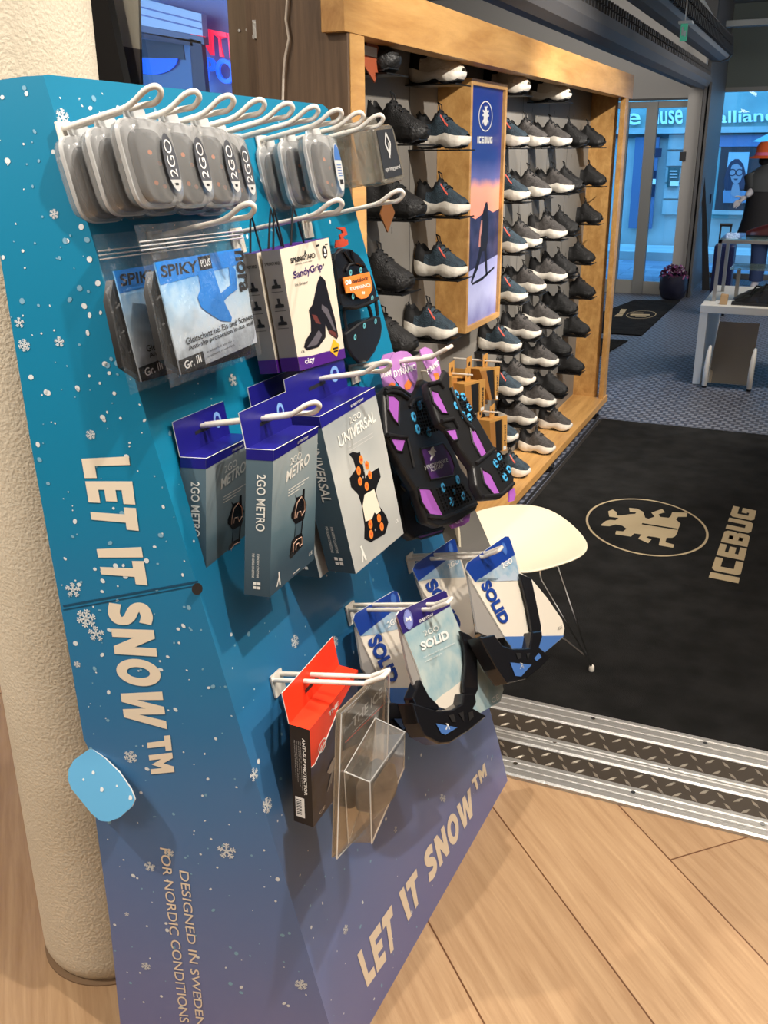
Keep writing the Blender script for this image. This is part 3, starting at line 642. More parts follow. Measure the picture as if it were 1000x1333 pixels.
for m_ in (SKY, SNOWG, RIDGE):
    nt = m_.node_tree; bs = nt.nodes['Principled BSDF']
    nt.links.new(bs.inputs['Base Color'].links[0].from_socket, bs.inputs['Emission Color']); bs.inputs['Emission Strength'].default_value = .38
mb = MB()
pb = Patch((bx, b0, zA), (bx, b1, zA), (bx, b1, zB), (bx, b0, zB))
mb.poly([pb(a, c) for a, c in [(0, .44), (1, .44), (1, 1), (0, 1)]], SKY)
mb.poly([pb(a, c, .0003) for a, c in [(0, .24), (1, .26), (1, .485), (.8, .475), (.65, .49), (.45, .475), (.25, .46), (.1, .475), (0, .45)]], RIDGE)
mb.poly([pb(a, c, .0005) for a, c in [(0, 0), (1, 0), (1, .275), (.6, .262), (.3, .25), (0, .235)]], SNOWG)
# runner silhouette and its shadow
SIL = M('banner_runner_print', srgb(22, 20, 34), .5); SILL = M('banner_runner_light', srgb(214, 150, 140), .5)
mb.poly([pb(a, c, .0008) for a, c in [(.50, .50), (.55, .525), (.60, .525), (.63, .50), (.62, .475), (.66, .45), (.67, .36), (.62, .32), (.66, .24), (.68, .195), (.63, .19), (.58, .25), (.55, .31), (.48, .31), (.36, .24), (.22, .195), (.20, .18), (.15, .19), (.18, .21), (.30, .26), (.40, .33), (.37, .40), (.42, .455)]], SIL)
mb.poly([pb(a, c, .001) for a, c in [(.42, .45), (.46, .45), (.46, .41), (.42, .38), (.42, .335), (.36, .335), (.38, .40)]], SILL)
mb.poly([pb(a, c, .0008) for a, c in [(.20, .185), (.5, .195), (.9, .225), (.9, .215), (.5, .18), (.2, .175)]], SIL)
mb.ring(pb(.47, .885, .001), (0, (b1 - b0) * .21, 0), (0, 0, (zB - zA) * .062), .92, WHITE, 36)
BUG2 = [(0, 1), (.12, .9), (.3, 1.02), (.4, .8), (.22, .78), (.28, .6), (.4, .5), (.75, .6), (.78, .4), (.5, .35), (.5, .2), (.8, .2), (.85, 0), (.5, .02), (.5, -.3), (.8, -.4), (.7, -.75), (.45, -.5), (.4, -.72), (.2, -.86)]
mb.poly([pb(.47 + x * .12, .885 + z * .044, .001) for x, z in BUG2[1:] + [(-x, z) for x, z in reversed(BUG2[1:])]], WHITE)
block_word(mb, 'ICEBUG', pb, ((.24, .775), (.46, 0), (0, .028)), WHITE, .001)
mb.build('banner_print', u0)
# cables and black boxes under the plinth edge
mb = MB(); mb.tube([(-1.038, 3.4, .012), (-1.04, 4.1, .014), (-1.036, 4.8, .012), (-1.04, 5.5, .014)], .006, BLACK, 8); tag(mb.build('cable'), 'thin dark cable lying along the mat edge below the oak plinth', 'cable')
for i, (yy, w_) in enumerate([(4.42, .07), (5.5, .06)]):
    mb = MB(); mb.box((-1.115, yy, .001), (-1.05, yy + w_, .035), BLACKG); mb.tube([(-1.05, yy + .03, .02), (-1.044, yy + .03, .022)], .012, BLACKG, 10)
    tag(mb.build('plug_box', bevel=.004), ['black plug box under the plinth, midway along the shoe wall', 'black plug box under the plinth at its far right end'][i], 'plug')

# ---- shoes
def prof(tab, s):
    xs = [a for a, _ in tab]; return float(np.interp(s, xs, [b for _, b in tab]))
def make_shoe(name, upper, sole, trim, stripe, chunky=1.0, high=0.0, L=.185, Wd=1.0):
    r = thing(name, 'x', 'shoe', (0, 0, 0))
    hw = [(0, .022), (.05, .032), (.12, .037), (.3, .034), (.5, .040), (.7, .046), (.85, .042), (.94, .030), (1, .012)]
    zt = [(0, .046), (.12, .044), (.3, .033), (.45, .031), (.62, .039), (.8, .032), (1, .030)]
    zb = [(0, .016), (.1, .003), (.2, 0), (.38, .003), (.47, .010), (.54, .010), (.62, .002), (.75, 0), (.88, .005), (1, .020)]
    zu = [(0, .088), (.05, .108), (.12, .104), (.22, .082), (.34, .084), (.42, .116), (.5, .104), (.62, .086), (.78, .066), (.9, .055), (1, .036)]
    N = 26; ss = [i / N for i in range(N + 1)]
    mb = MB(); rings = []
    for s in ss:
        w = prof(hw, s) * Wd; t_ = prof(zt, s) * chunky; b_ = prof(zb, s); x = s * L - L
        rings.append([(x, -w * .92, b_ + .004), (x, -w * .8, b_), (x, w * .8, b_), (x, w * .92, b_ + .004), (x, w * 1.03, (t_ + b_) * .55), (x, w * .93, t_), (x, -w * .93, t_), (x, -w * 1.03, (t_ + b_) * .55)])
    mb.loft(rings, sole); mb.build('sole', r, sharp=50)
    # dark outsole lugs
    mb = MB(); mb.loft([[(s0 * L - L, y, prof(zb, s0) + z + (.0035 if int(s0 * 60) % 4 == 0 else 0)) for y, z in ((-prof(hw, s0) * Wd * .86, -.003), (prof(hw, s0) * Wd * .86, -.003), (prof(hw, s0) * Wd * .86, .003), (-prof(hw, s0) * Wd * .86, .003))] for s0 in np.linspace(.1, .92, 42)], BLACK, smooth=False); mb.build('outsole', r)
    mb = MB(); rings = []; K = 14; N2 = 28
    for i in range(N2 + 1):
        s = .015 + .955 * i / N2; w = prof(hw, s) * .90 * Wd; t_ = prof(zt, s) * chunky - .003; z_ = prof(zu, s) + (high * max(0, 1 - s / .5)); x = s * L - L; ring = []
        for k in range(K + 1):
            a = math.pi * k / K; c_ = math.cos(a); y = w * math.copysign(abs(c_) ** .75, c_); 
            hh = math.sin(a) ** (.55 if s < .5 else .75); z = t_ + (z_ - t_) * hh
            y *= 1 - .22 * hh * (1 if s < .45 else .6)
            if .07 < s < .40 and 4 <= k <= 10:
                z = z_ if k in (4, 10) else z_ - .045; y = w * .62 * (7 - k) / 3.0
            ring.append((x, -y, z))
        rings.append(ring)
    col = lambda i, j: trim if (.07 < .015 + .955 * i / N2 < .40 and 3 <= j <= 10) or (.015 + .955 * i / N2 < .20) or (.015 + .955 * i / N2 < .44 and 3 <= j <= 10) or (.4 <= .015 + .955 * i / N2 < .5 and 5 <= j <= 8) else upper
    mb.loft(rings, upper, closed=False, cap=False, matf=col)
    def up(s, f, off=.0015):      # point on the upper; f 0..1 around
        i = min(N2, max(0, int(round((s - .015) / .955 * N2)))); k = f * K; k0 = int(k); k1 = min(K, k0 + 1)
        p = np.array(rings[i][k0]) * (1 - (k - k0)) + np.array(rings[i][k1]) * (k - k0)
        c = np.array([p[0], 0, prof(zt, s)]); return p + unit(p - c) * off
    mb.build('upper', r, sharp=60)
    if stripe:
        for sg in (0, 1):
            mb = MB(); mb.loft([[up(s, (1 - f) if sg else f) for f in ((f0, f0 + .03, f0 + .06) if not sg else (f0 + .06, f0 + .03, f0))] for s, f0 in ((.50, .27), (.55, .23), (.60, .19), (.65, .15))], stripe, closed=False, cap=False); mb.build('side_flash', r)
    mb = MB()
    for s in (.47, .53, .58, .63): mb.tube([up(s, f, .003) for f in (.33, .42, .5, .58, .67)], .0022, trim, 6)
    mb.tube([up(.46, .45, .002), up(.46, .45, .002) + [-.004, -.004, .018], up(.46, .5, .002) + [-.012, 0, .024], up(.46, .55, .002) + [-.004, .004, .018], up(.46, .55, .002)], .0022, trim, 6)
    mb.build('laces', r)
    mb = MB(); p = np.array([-.975 * L, 0, prof(zu, .02) + high]); mb.tube([p + [.004, 0, -.01], p + [-.006, 0, .006], p + [.002, 0, .016], p + [.012, 0, .002]], .0025, trim, 6); mb.build('pull_tab', r)
    return r
TEAL = M('teal_mesh_upper', srgb(52, 72, 84), .7, bump=(300, .5, 2), var=(60, srgb(34, 48, 60), 3)); GREYU = M('grey_mesh_upper', srgb(84, 80, 78), .75, bump=(300, .5, 2), var=(60, srgb(60, 57, 56), 3))
BLKU = M('black_mesh_upper', srgb(30, 30, 31), .55, bump=(300, .5, 2), var=(40, srgb(18, 18, 20), 3)); WSOLE = M('white_foam_sole', srgb(240, 234, 222), .5, bump=(60, .25, 2)); BSOLE = M('black_foam_sole', srgb(22, 22, 23), .55, bump=(70, .5, 2)); BTRIM = M('black_lining', (.006, .006, .007), .7); CORAL = M('coral_flash', srgb(214, 96, 82), .5)
WHITEU = M('cream_upper', srgb(216, 206, 190), .6, bump=(120, .4, 2))
protos = {'teal': make_shoe('trainer', TEAL, WSOLE, BTRIM, CORAL, 1.18), 'grey': make_shoe('trainer', GREYU, WSOLE, BTRIM, None, 1.18), 'black': make_shoe('trainer', BLKU, BSOLE, BTRIM, None), 'boot': make_shoe('trainer', BLKU, BSOLE, BTRIM, None, 1.25, .014, .20, 1.08), 'cream': make_shoe('trainer', WHITEU, WSOLE, BTRIM, None)}
used = set()
SHELF = []
ORD = ['topmost', 'second', 'third', 'fourth', 'fifth', 'sixth', 'seventh', 'eighth']
DESC = {'teal': 'dark teal white-soled trainer with coral flash', 'grey': 'grey trainer with black collar and white sole', 'black': 'all-black low trainer', 'boot': 'chunky all-black walking shoe', 'cream': 'shadowed cream trainer'}
def put(kind, toe, label, group, yaw=0.0, shelf=True):
    d = np.array(toe)
    if kind in used: o = dup(protos[kind], d - np.array(protos[kind].location), label, group)
    else: o = protos[kind]; o.location = tuple(d); o['label'] = label; o['group'] = group; used.add(kind)
    o.rotation_euler = (0, 0, yaw)
    if shelf: SHELF.append(d)
    return o
TOE = -1.06
lz = [1.522, 1.315, 1.117, .927]
for i, z in enumerate(lz):
    dx = [0, 0, -.01, -.012][i]
    put('teal', (TOE + .005, 3.09 + [.0, .01, -.0, -.09][i], z - .02), f'{DESC["teal"]}, {ORD[i]} left of the banner', 'teal trainers left of the banner', -.06)
    put('boot', (TOE, 2.72 + [.02, .0, -.09, -.06][i], z - .005), f'{DESC["boot"]}, {ORD[i]} in the column by the left post', 'black walking shoes by the left post', -.05)
rows = [1.505, 1.305, 1.108, .908, .712, .515, .318]
cols = [3.83, 4.12, 4.50, 4.80, 5.28]
px_toe = [[(688, 191), (714, 191), (743.6, 193), (766, 194), (788, 194)], [(689, 261), (717, 255.6), (746.6, 252.6), (760, 249.5), (789, 247.5)], [(686, 329.6), (705, 319.5), (737.5, 312), (754, 304), (784, 298)],
          [(686, 395), (710, 381), (737.5, 369), (752, 359), (774, 351)], [(678, 460.6), (704, 440), (729, 424), (752, 411), (774.5, 397)], [(679.6, 518), (696.5, 499.6), (726.4, 481), (744.6, 458), (767, 447.6)], [(674, 575), (698, 557), (723, 532), (739, 512.6), (760, 494)]]
CW = ['first', 'second', 'third', 'fourth', 'last']
for i, zr in enumerate(rows):
    for j in range(5):
        k = 'teal' if j == 0 else 'grey' if j in (1, 2) else 'black'
        if i == 6 and j == 3: k = 'black'
        p = onx(px_toe[i][j], TOE - (.04 if j == 4 else 0))
        put(k, (p[0], p[1], zr), f'{DESC[k]}, {ORD[i]} row, {CW[j]} column right of the banner', {'teal': 'teal trainers right of the banner', 'grey': 'grey trainers right of the banner', 'black': 'black trainers right of the banner'}[k], -.05 if j < 4 else -.03)
for q_, k, lb in [((690, 620), 'teal', 'dark teal trainer standing on the oak plinth, nearest the hanging ice grips'), ((722.5, 590), 'grey', 'grey white-soled trainer on the oak plinth, middle of three'), ((744.6, 560), 'grey', 'grey white-soled trainer on the oak plinth, farthest of three')]:
    p = onz(q_, .09); put(k, (p[0], p[1], .088), lb, 'trainers on the plinth', -.05, False)
for q_, k, lb in [((606, 100), 'cream', 'shadowed cream trainer under the header, left of the banner'), ((690, 117), 'cream', 'shadowed cream trainer under the header, just right of the banner'), ((743, 132), 'cream', 'shadowed cream trainer under the header, second right of the banner'), ((520, 80), 'boot', 'shadowed black shoe under the header near the left post')]:
    p = onx(q_, TOE - .005); put(k, (p[0], p[1], 1.692 if k != 'boot' else 1.69), lb, 'shoes under the header', -.05)
for k, o in protos.items():
    assert k in used
for d in SHELF:
    mb = MB(); mb.box((XB, d[1] - .055, d[2] - .0075), (d[0] - .012, d[1] + .055, d[2] - .0035), DARKMETAL)
    mb.tube([(d[0] - .012, d[1] - .06, d[2] - .006), (d[0] - .012, d[1] + .085, d[2] - .006)], .0025, DARKMETAL, 6)
    mb.build('shoe_shelf', u0)
# brown tag hanging on the walking shoe and orange box label under the header
p = onx((505, 278), -1.10)
mb = MB(); mb.prism([p + [0, -.05, -.0], p + [0, 0, -.05], p + [0, .05, .0], p + [0, 0, .05]], (-.004, 0, 0), M('brown_swing_tag', srgb(120, 74, 34), .6)); tag(mb.build('swing_tag'), 'brown diamond tag hanging by the second walking shoe at the left post', 'tag')
p = onx((486, 74), -1.11)
mb = MB(); mb.prism([p + [0, -.08, -.01], p + [0, .01, -.06], p + [0, .07, .005], p + [0, -.01, .05]], (-.004, 0, 0), M('orange_brown_tag', srgb(150, 72, 40), .6)); mb.box(p + [.0005, -.06, .0], p + [.002, .02, .022], PAPERGREY); tag(mb.build('swing_tag'), 'orange-brown tag with a pale strip in the shadow under the header', 'tag')
# kraft insole packs hanging on prongs
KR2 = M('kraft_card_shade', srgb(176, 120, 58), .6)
def pack(q4, X_, label, tabx):
    """q4: front face pixel corners lt, rt, rb, lb"""
    lt, rt, rb, lb = [onx(v, X_) for v in q4]
    r = thing('insole_pack', label, 'insole pack', (lt + rt) / 2, 'kraft insole packs on the shoe wall')
    pf = Patch(lb, rb, rt, lt); D = np.array([-.055, 0, 0])
    mb = MB(); 
    w_ = np.linalg.norm(rt - lt)
    s = .28
    mb.prism([pf(.72, 0), pf(1, 0), pf(1, 1), pf(.72, 1)], D * .15, KRAFT); mb.prism([pf(0, .93), pf(.72, .93), pf(.72, 1), pf(0, 1)], D, KRAFT); 
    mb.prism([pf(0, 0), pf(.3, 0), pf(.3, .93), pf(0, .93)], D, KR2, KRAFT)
    mb.text('insole', pf, ((.92, .75), (0, -.6), (-.12, 0)), INK, .02); mb.prect(pf, .76, .03, .96, .14, WHITE); mb.build('sleeve', r)
    mb = MB(); mb.prism([pf(.3, .02, -.004), pf(.72, .02, -.004), pf(.72, .93, -.004), pf(.3, .93, -.004)], D * .8, BLACK); mb.build('insole', r)
    mb = MB(); c = pf(tabx, 1); mb.prism([c + D * .5 + q_ for q_ in ([0, -.028, 0], [0, .028, 0], [0, .028, .05], [0, -.028, .05])], (-.002, 0, 0), KRAFT); mb.ell(c + D * .5 + [.0008, .0, .022], (0, .01, 0), (0, 0, .01), INK, 12); mb.build('hang_tab', r)
q = Z(570, 440, 7.41)
pack(q((290, 300), (480, 325), (480, 640), (300, 600)), -1.13, 'kraft insole pack, rear one of the top pair left of the white-soled teal trainers', .4)
pack(q((400, 300), (600, 275), (580, 600), (500, 600)), -1.09, 'kraft insole pack, front one of the top pair beside a teal trainer', .6)
pack(q((130, 365), (310, 375), (300, 640), (140, 600)), -1.10, 'kraft insole pack, left one of the middle group above the ice grips', .4)
pack(q((255, 445), (460, 395), (450, 700), (290, 760)), -1.06, 'kraft insole pack, right one of the middle group with printed strip', .5)
pack(q((420, 780), (520, 780), (520, 1060), (420, 1040)), -1.10, 'kraft insole pack, rear one of the lowest pair beside the plinth', .5)
pack(q((500, 800), (670, 745), (665, 1085), (520, 1110)), -1.06, 'kraft insole pack, front one of the lowest pair beside the plinth', .5)
mb = MB()
for X_, y0, z_ in [(-1.05, onx((640, 466), -1.09)[1], onx((640, 470), -1.09)[2]), (-1.05, onx((612, 488), -1.06)[1], onx((612, 488), -1.06)[2]), (-1.05, onx((647, 540), -1.06)[1], onx((647, 537), -1.06)[2])]:
    mb.tube([(XB, y0, z_), (X_, y0, z_)], .0035, WIRE, 8)
mb.build('prong', u0)

# ================================================================== CARDBOARD DISPLAY
DBL = onz((447, 1394)); DBR = onz((661, 1016)); DW = np.linalg.norm(DBR - DBL); DU = (DBR - DBL) / DW
n0 = np.array([DU[1], -DU[0], 0]); TL_ = math.radians(12.0)
DV = -n0 * math.sin(TL_) + np.array([0, 0, 1]) * math.cos(TL_); DN = np.cross(DU, DV)
FPL = Plane(DBL, DN)
DTL, DTR = FPL((56, 98)), FPL((427, 142))
def duv(u, v, off=0.0): return DBL + DU * u + DV * v + DN * off
PRINT = grad_mat('winter_print_card', [(0, srgb(112, 116, 164)), (.22, srgb(84, 112, 160)), (.42, srgb(44, 112, 160)), (.66, srgb(14, 122, 160)), (1, srgb(6, 122, 158))], 2, 0, 1.6, .38, .05, 5)
CARDE = M('card_edge', srgb(190, 196, 196), .7); FLAKE = M('snow_print', srgb(214, 220, 222), .5); FLAKE2 = M('soft_snow_print', srgb(120, 166, 190), .45); LETTER = M('sand_letter_print', srgb(228, 214, 192), .45); FOLD = M('fold_line', srgb(14, 70, 100), .5)
disp = thing('display_stand', 'tall blue cardboard display stand printed with snow and LET IT SNOW lettering', 'display stand', ((DBL + DBR) / 2)[:3])
mb = MB()
fr = [DBL, DBR, DTR, duv(np.dot(DTR - DBL, DU) - .03, np.dot(DTR - DBL, DV) + .006), DTL + DU * .01, DTL]
fr = [DBL, DBR, FPL((648, 962)), DTR, FPL((420, 136)), FPL((62, 97)), DTL]
mb.prism(fr, -DN * .006, PRINT, CARDE)
FR = mb.build('front_panel', disp)
# side panel: through the front crease and the rear upright edge
REARB = onz((156.6, 1338)) ; REARB = onz((158, 1352))
WPL = Plane(DBL, np.cross(DTL - DBL, REARB - DBL)); 
if WPL.n[1] > 0: WPL.n = -WPL.n
side = [(56, 98), (447, 1394), (160, 1365), (143, 1200), (125, 1071), (117, 978), (109, 962), (90, 850), (65, 714), (40, 577), (0, 332), (-38, 108), (0, 104), (30, 99.5)]
# crease points follow the front panel
mb = MB(); mb.prism([WPL(q) for q in side], -WPL.n * .004, PRINT, CARDE); SD = mb.build('side_panel', disp)
mb = MB()
for a, c, w in [((82, 789), (258, 757), .003), ((82, 794), (257, 762), .0015)]:
    a3, c3 = WPL(a, .0006), WPL(c, .0006); d = unit(np.cross(c3 - a3, WPL.n)) * w / 2; mb.poly([a3 - d, c3 - d, c3 + d, a3 + d], FOLD)
mb.build('fold_line', SD)
mb = MB(); c = (FPL((256, 766)) + WPL((256, 766))) / 2 + unit(DN + WPL.n) * .003; ex = unit(np.cross(unit(DN + WPL.n), [0, 0, 1])); mb.ell(c, ex * .008, np.cross(ex, unit(DN + WPL.n)) * .009, M('punched_hole', (.012, .008, .006), .9), 14); mb.build('punched_hole', disp)
# foot tab folded out of the side panel
q = Z(0, 850, 2.76)
tabq = q((318, 347), (265, 385), (246, 420), (244, 455), (256, 487), (330, 578), (360, 603), (390, 606), (430, 591), (474, 552), (485, 526), (471, 490), (430, 430), (380, 381), (332, 346))
TP = Plane(WPL((150, 1010)) + WPL.n * .02, unit(WPL.n * .92 + np.array([0, 0, 1]) * .38))
TABM = M('blue_tab_print', srgb(96, 164, 205), .35)
mb = MB(); tp = [TP(v) for v in tabq]; mb.prism(tp, -TP.n * .004, TABM, WHITE)
for x, y, r in [(365, 490, .004), (420, 478, .002), (300, 455, .0022), (335, 430, .003), (468, 520, .004)]: mb.ell(TP(q((x, y))[0], .0006), (r, 0, 0), np.cross(TP.n, (r, 0, 0)), FLAKE, 10)
mb.build('foot_tab', disp)
# lettering
def word(mb, t, pl, lb, rb, rt, lt, bold, shear, mat=LETTER, off=.001):
    pa_ = Patch(*[pl(v, off) for v in (lb, rb, rt, lt)])
    if bold > .03: block_word(mb, t, pa_, ((0, 0), (1, 0), (0, 1)), mat, 0)
    else: mb.text(t, pa_, None, mat, bold, shear, off=0)
mb = MB()
z1 = Z(40, 560, 4.167); z2 = Z(60, 760, 3.92); z3 = Z(430, 960, 3.92); z4 = Z(120, 980, 1.852)
word(mb, 'LET', WPL, *z1((275, 155), (336, 520), (587, 546), (532, 142)), .075, 0); mb.build('slogan_lettering', SD); mb = MB()
word(mb, 'IT', WPL, *z1((357, 645), (390, 816), (634, 842), (600, 634)), .075, 0); mb.build('slogan_lettering', SD); mb = MB()
word(mb, 'SNOW', WPL, *z2((312, 92), (402, 712), (618, 742), (530, 92)), .075, 0); mb.build('slogan_lettering', SD); mb = MB()
word(mb, 'TM', WPL, *z2((512, 787), (536, 972), (655, 960), (633, 772)), .04, 0)
mb.build('slogan_lettering', SD); mb = MB()
word(mb, 'DESIGNED IN SWEDEN', WPL, *z4((210, 283), (252, 662), (271, 660), (232, 283)), .004, .18); mb.build('tagline_lettering', SD); mb = MB()
word(mb, 'FOR NORDIC CONDITIONS', WPL, *z4((163, 228), (212, 652), (234, 650), (186, 228)), .004, .18)
mb.build('tagline_lettering', SD)
mb = MB()
word(mb, 'LET', FPL, *z3((190, 1275), (338, 1062), (314, 852), (138, 1110)), .075, .12); mb.build('slogan_lettering', FR); mb = MB()
word(mb, 'IT', FPL, *z3((398, 938), (462, 828), (440, 668), (350, 795)), .075, .12); mb.build('slogan_lettering', FR); mb = MB()
word(mb, 'SNOW', FPL, *z3((506, 748), (738, 380), (714, 255), (472, 600)), .075, .12); mb.build('slogan_lettering', FR); mb = MB()
word(mb, 'TM', FPL, *z3((740, 278), (800, 192), (788, 128), (720, 222)), .04, .1)
mb.build('slogan_lettering', FR)
# printed snow: soft dots and crystals, scattered over each panel
def crystal(mb, c, e1, e2, r, mat, arms=6):
    for k in range(arms):
        a = 2 * math.pi * k / arms + .3; d = e1 * math.cos(a) + e2 * math.sin(a); p = -e1 * math.sin(a) + e2 * math.cos(a); w = r * .11
        mb.poly([c - p * w, c + d * r - p * w * .6, c + d * r + p * w * .6, c + p * w], mat)
        for s in (.45, .72):
            for sg in (1, -1):
                b0_ = c + d * r * s; dd = unit(d * .6 + p * sg) * r * .34
                pp = unit(np.cross(dd, np.cross(e1, e2))) * w * .6; mb.poly([b0_ - pp, b0_ + dd - pp, b0_ + dd + pp, b0_ + pp], mat)
def snow(parent, pl, pxpoly, n, ncr, seed, dots=()):
    rnd = random.Random(seed); xs_ = [p[0] for p in pxpoly]; ys_ = [p[1] for p in pxpoly]
    def inside(x, y):
        r = False; j = len(pxpoly) - 1
        for i in range(len(pxpoly)):
            (xi, yi), (xj, yj) = pxpoly[i], pxpoly[j]
            if (yi > y) != (yj > y) and x < (xj - xi) * (y - yi) / (yj - yi) + xi: r = not r
            j = i
        return r
    base = pl((np.mean(xs_), np.mean(ys_))); e1 = unit(np.cross([0, 0, 1], pl.n)); e2 = np.cross(pl.n, e1)
    mb = MB(); k = 0
    while k < n:
        x = rnd.uniform(min(xs_), max(xs_)); y = rnd.uniform(min(ys_), max(ys_))
        if not inside(x, y): continue
        k += 1; r = rnd.choice([.0012, .0016, .0022, .003, .0042]); a = rnd.uniform(0, 3.14); ea = e1 * math.cos(a) + e2 * math.sin(a); eb = np.cross(pl.n, ea)
        mb.ell(pl((x, y), .0005), ea * r, eb * r * rnd.uniform(.6, 1), FLAKE if rnd.random() < .55 else FLAKE2, 8)
    k = 0
    while k < ncr:
        x = rnd.uniform(min(xs_), max(xs_)); y = rnd.uniform(min(ys_), max(ys_))
        if not inside(x, y): continue
        k += 1; crystal(mb, pl((x, y), .0008), e1, e2, rnd.uniform(.005, .009), FLAKE)
    for x, y, r in dots: crystal(mb, pl((x, y), .0008), e1, e2, r * .72, FLAKE, 5 if int(x) % 2 else 6)
    o = mb.build('snowflake_print', parent); o['kind'] = 'stuff'
snow(SD, WPL, [(0, 108), (50, 104), (255, 760), (420, 1310), (160, 1330), (120, 985), (70, 720), (0, 330)], 300, 4, 3, [(25, 420, .010), (77, 445, .010), (118, 566, .010), (95, 768, .017), (112, 805, .022), (125, 825, .018), (170, 985, .016), (195, 1128, .014), (220, 1110, .012), (295, 1108, .022), (392, 1282, .016), (165, 1190, .006)])
snow(FR, FPL, [(70, 110), (420, 150), (655, 1010), (450, 1380), (270, 765)], 380, 5, 5, [(82, 153, .016), (348, 1048, .018), (331, 1008, .015), (384, 835, .016), (436, 836, .016), (303, 495, .014), (326, 240, .014), (575, 1038, .012), (515, 1080, .010), (450, 1210, .012), (635, 985, .006), (640, 988, .005), (415, 745, .012)])

# ---- hooks
HOOK = []
def hook_root(tip, L):
    T = Plane(DBL + DN * L, DN)(tip); return T - DN * L
def smooth_path(p, n=5):
    p = [np.array(q, float) for q in p]; out = []
    for i in range(len(p) - 1):
        a, b, c, d = p[max(i - 1, 0)], p[i], p[i + 1], p[min(i + 2, len(p) - 1)]
        for k in range(n):
            t_ = k / n; out.append(.5 * (2 * b + (c - a) * t_ + (2 * a - 5 * b + 4 * c - d) * t_ ** 2 + (3 * b - a - 3 * c + d) * t_ ** 3))
    return out + [p[-1]]
def wire_hook(root, L, loop=True):
    mb = MB(); r = .0042
    if loop:     # a single rod doubled back in an eye
        a = root; s = DU * .006
        e = root + DN * L
        mb.tube(smooth_path([a - s, a * .5 + e * .5 - s, e - DN * .045 - s, e - DN * .028 - s + [0, 0, .004], e - DN * .010 - s * .9 + [0, 0, .012], e + DN * .003 - s * .3 + [0, 0, .013], e + DN * .005 + s * .7 + [0, 0, .006], e - DN * .006 + s + [0, 0, -.002], e - DN * .026 + s * .9 + [0, 0, -.001], e - DN * .045 + s * .8, a * .5 + e * .5 + s * .8, a + s * .8]), .0037, WIRE, 10)
    else:        # two parallel rods joined by a raised end
        s = DU * .011
        e = root + DN * L
        mb.tube(smooth_path([root - s, root * .5 + e * .5 - s, e - DN * .032 - s, e - DN * .024 - s + [0, 0, .002], e - s + [0, 0, .011], e + DN * .003 - s * .7 + [0, 0, .012], e + DN * .003 + s * .7 + [0, 0, .012], e + s + [0, 0, .011], e - DN * .024 + s + [0, 0, .002], e - DN * .032 + s, root * .5 + e * .5 + s, root + s]), .0040, WIRE, 10)
    mb.prism([root + DN * .002 + DU * a + DV * b for a, b in [(-.016, -.03), (.016, -.03), (.016, .008), (-.016, .008)]], DN * .003, WIRE)
    mb.build('hook', disp, label='white wire hook')
HK = {}
_r0, _r8 = hook_root((203, 129), .15), hook_root((494, 161), .15)
for k in range(9):
    HK['a%d' % k] = (_r0 + (_r8 - _r0) * k / 8, .15)
HK['bag'] = (hook_root((325, 279), .165), .165); HK['sandy'] = (hook_root((440, 273), .19), .19); HK['oe'] = (hook_root((520, 259), .19), .19)
HK['metro'] = (hook_root((410, 536), .20), .2); HK['uni'] = (hook_root((503, 481), .2), .2); HK['dyn'] = (hook_root((583, 461), .2), .2)
HK['solid'] = (hook_root((583, 790), .2), .2); HK['solid2'] = (hook_root((649, 722), .2), .2); HK['red'] = (hook_root((500, 886), .2), .2)
for k, (r_, L) in HK.items(): wire_hook(r_, L, k[0] == 'a' or k in ('bag', 'sandy', 'oe', 'metro', 'uni'))
def at(h, L): return HK[h][0] + DN * L

# ================================================================== PRODUCTS ON THE HOOKS
def front_of(lt, rt, rb, lb, Xt, Xb):
    return Patch(onx(lb, Xb), onx(rb, Xb), onx(rt, Xt), onx(lt, Xt))
def bent(pf, D, mb, front, side, top=None, back=None):
    """a carton: front patch plus depth vector D"""
    lb, rb, rt, lt = pf.c
    mb.poly([lb, rb, rt, lt], front); mb.poly([lb + D, lb, lt, lt + D], side); mb.poly([rb, rb + D, rt + D, rt], side)
    mb.poly([lt, rt, rt + D, lt + D], top or side); mb.poly([lb + D, rb + D, rb, lb], side); mb.poly([lb + D, lt + D, rt + D, rb + D], back or side)
    return Patch(lb + D, lb, lt, lt + D)
